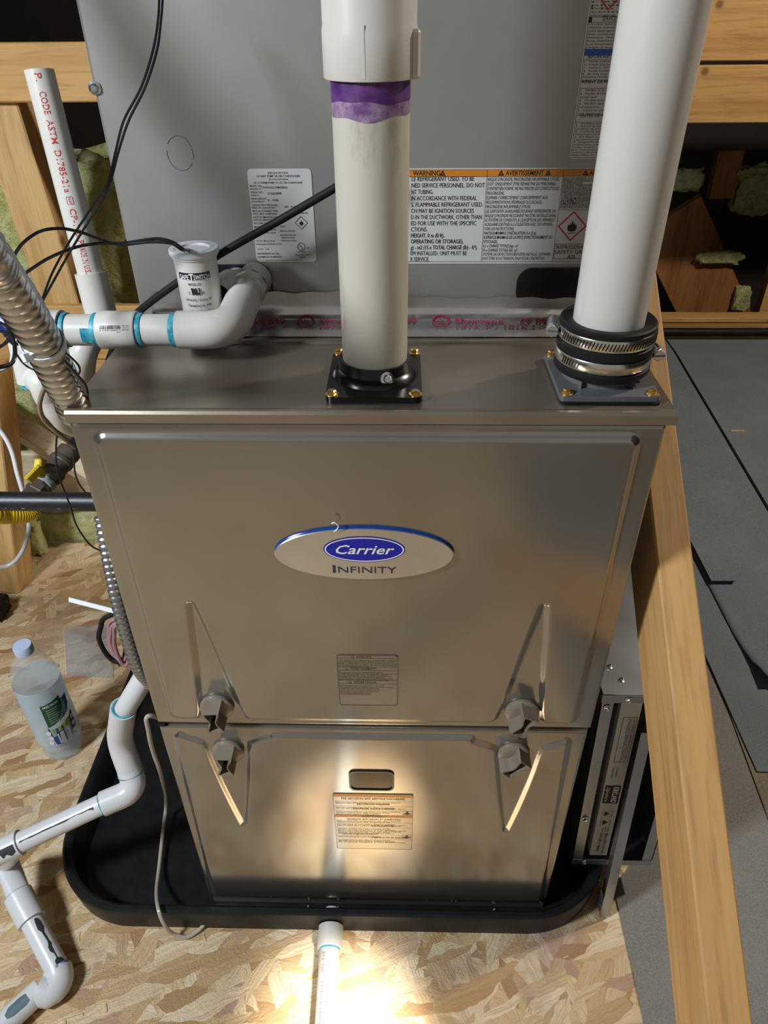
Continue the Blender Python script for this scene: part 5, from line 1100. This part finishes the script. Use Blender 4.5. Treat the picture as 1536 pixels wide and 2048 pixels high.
for i in range(7): pr.rect(-.001, .1315-i*.0045, .016-(i % 3)*.002, .1321-i*.0045, 4)
for p_ in ((-.010, .062), (-.008, .072), (.030, .078), (.031, .092), (-.009, .084), (.027, .064)): pr.poly([(p_[0]+.0035*math.cos(k*math.pi/4), p_[1]+.0050*math.sin(k*math.pi/4)) for k in range(8)])
pr.build('label_lettering', INKW, lb)
pr = lp(.0008)
for i in range(5): pr.rect(.004, .074-i*.004, .018, .0748-i*.004, 4)
pr.build('facts_lettering', INKG, lb)
# crumpled clear bag
ga = [Vector((-0.7452, 0.6135, 0.0000)), Vector((-0.6307, 0.6412, 0.0000)), Vector((-0.5824, 0.4723, 0.0000)), Vector((-0.6870, 0.4791, 0.0000))]
m = MB(); n_ = 12; vs = []
for i in range(n_+1):
    for j in range(n_+1):
        u_, v_ = i/n_, j/n_; p = (ga[0]*(1-u_)+ga[1]*u_)*(1-v_)+(ga[3]*(1-u_)+ga[2]*u_)*v_
        e_ = min(u_, 1-u_, v_, 1-v_); vs.append((p.x, p.y, .003+.018*min(1, e_*4)*(.55+.45*math.sin(u_*7+2*v_)*math.cos(v_*5))))
m.add(vs, [(i*(n_+1)+j, (i+1)*(n_+1)+j, (i+1)*(n_+1)+j+1, i*(n_+1)+j+1) for i in range(n_) for j in range(n_)], True)
tag(m.build('plastic_bag', BAGPL, None, autosmooth=70), 'crumpled clear plastic bag on the floor behind the water bottle', 'bag')
b = MB(); b.lathe((-0.5901, 0.4976, 0.0220), (1, .3, .1), [(0, 0), (.0045, 0), (.0050, .003), (.0050, .014), (.0040, .015), (0, .015)], 8); tag(b.build('brass_fitting', BRASS), 'tiny brass fitting lying in the clear bag', 'fitting')
fluff('black_glove', (-0.9167, 0.6632, 0.0250), .022, .03, .022, 'small black lump at the left edge of the floor', 40, RUBBER)['category'] = 'rag'
# splinters and chips
g = random.Random(11); gl = 'wood chips scattered on the floor'
CHIP = wood('chip_wood', (.70, .48, .24), (.5, .3, .12), 'x', 4)
def chip(x, y, z, L_, w_, a, label, grp=None, m_=CHIP):
    c_, s2 = math.cos(a), math.sin(a); b_ = MB(); b_.obox((x-L_/2*c_, y-L_/2*s2, z+w_/3), (x+L_/2*c_, y+L_/2*s2, z+w_/3), w_, w_*.5); return tag(b_.build('wood_chip', m_), label, 'wood chip', grp)
sx_, sy_, _ = (1.1255, 1.5191, 0.0245); chip(sx_, sy_, .0228, .045, .006, 0, 'pale splinter lying on the grey felt at the far right')
for i in range(46):
    x = g.uniform(-.50, .33); y = g.uniform(-.20, -.045)
    chip(x, y, .0, g.uniform(.004, .013), g.uniform(.0010, .0024), g.uniform(0, 3), 'small wood chip on the floor in front of the drain pan', gl)
for i in range(14):
    x = g.uniform(-.30, .30); y = g.uniform(-.008, -.001); chip(x, y, .0135, g.uniform(.002, .004), .0015, g.uniform(0, 3), 'pale crumb lying in the front channel of the pan', 'crumbs in the pan channel')
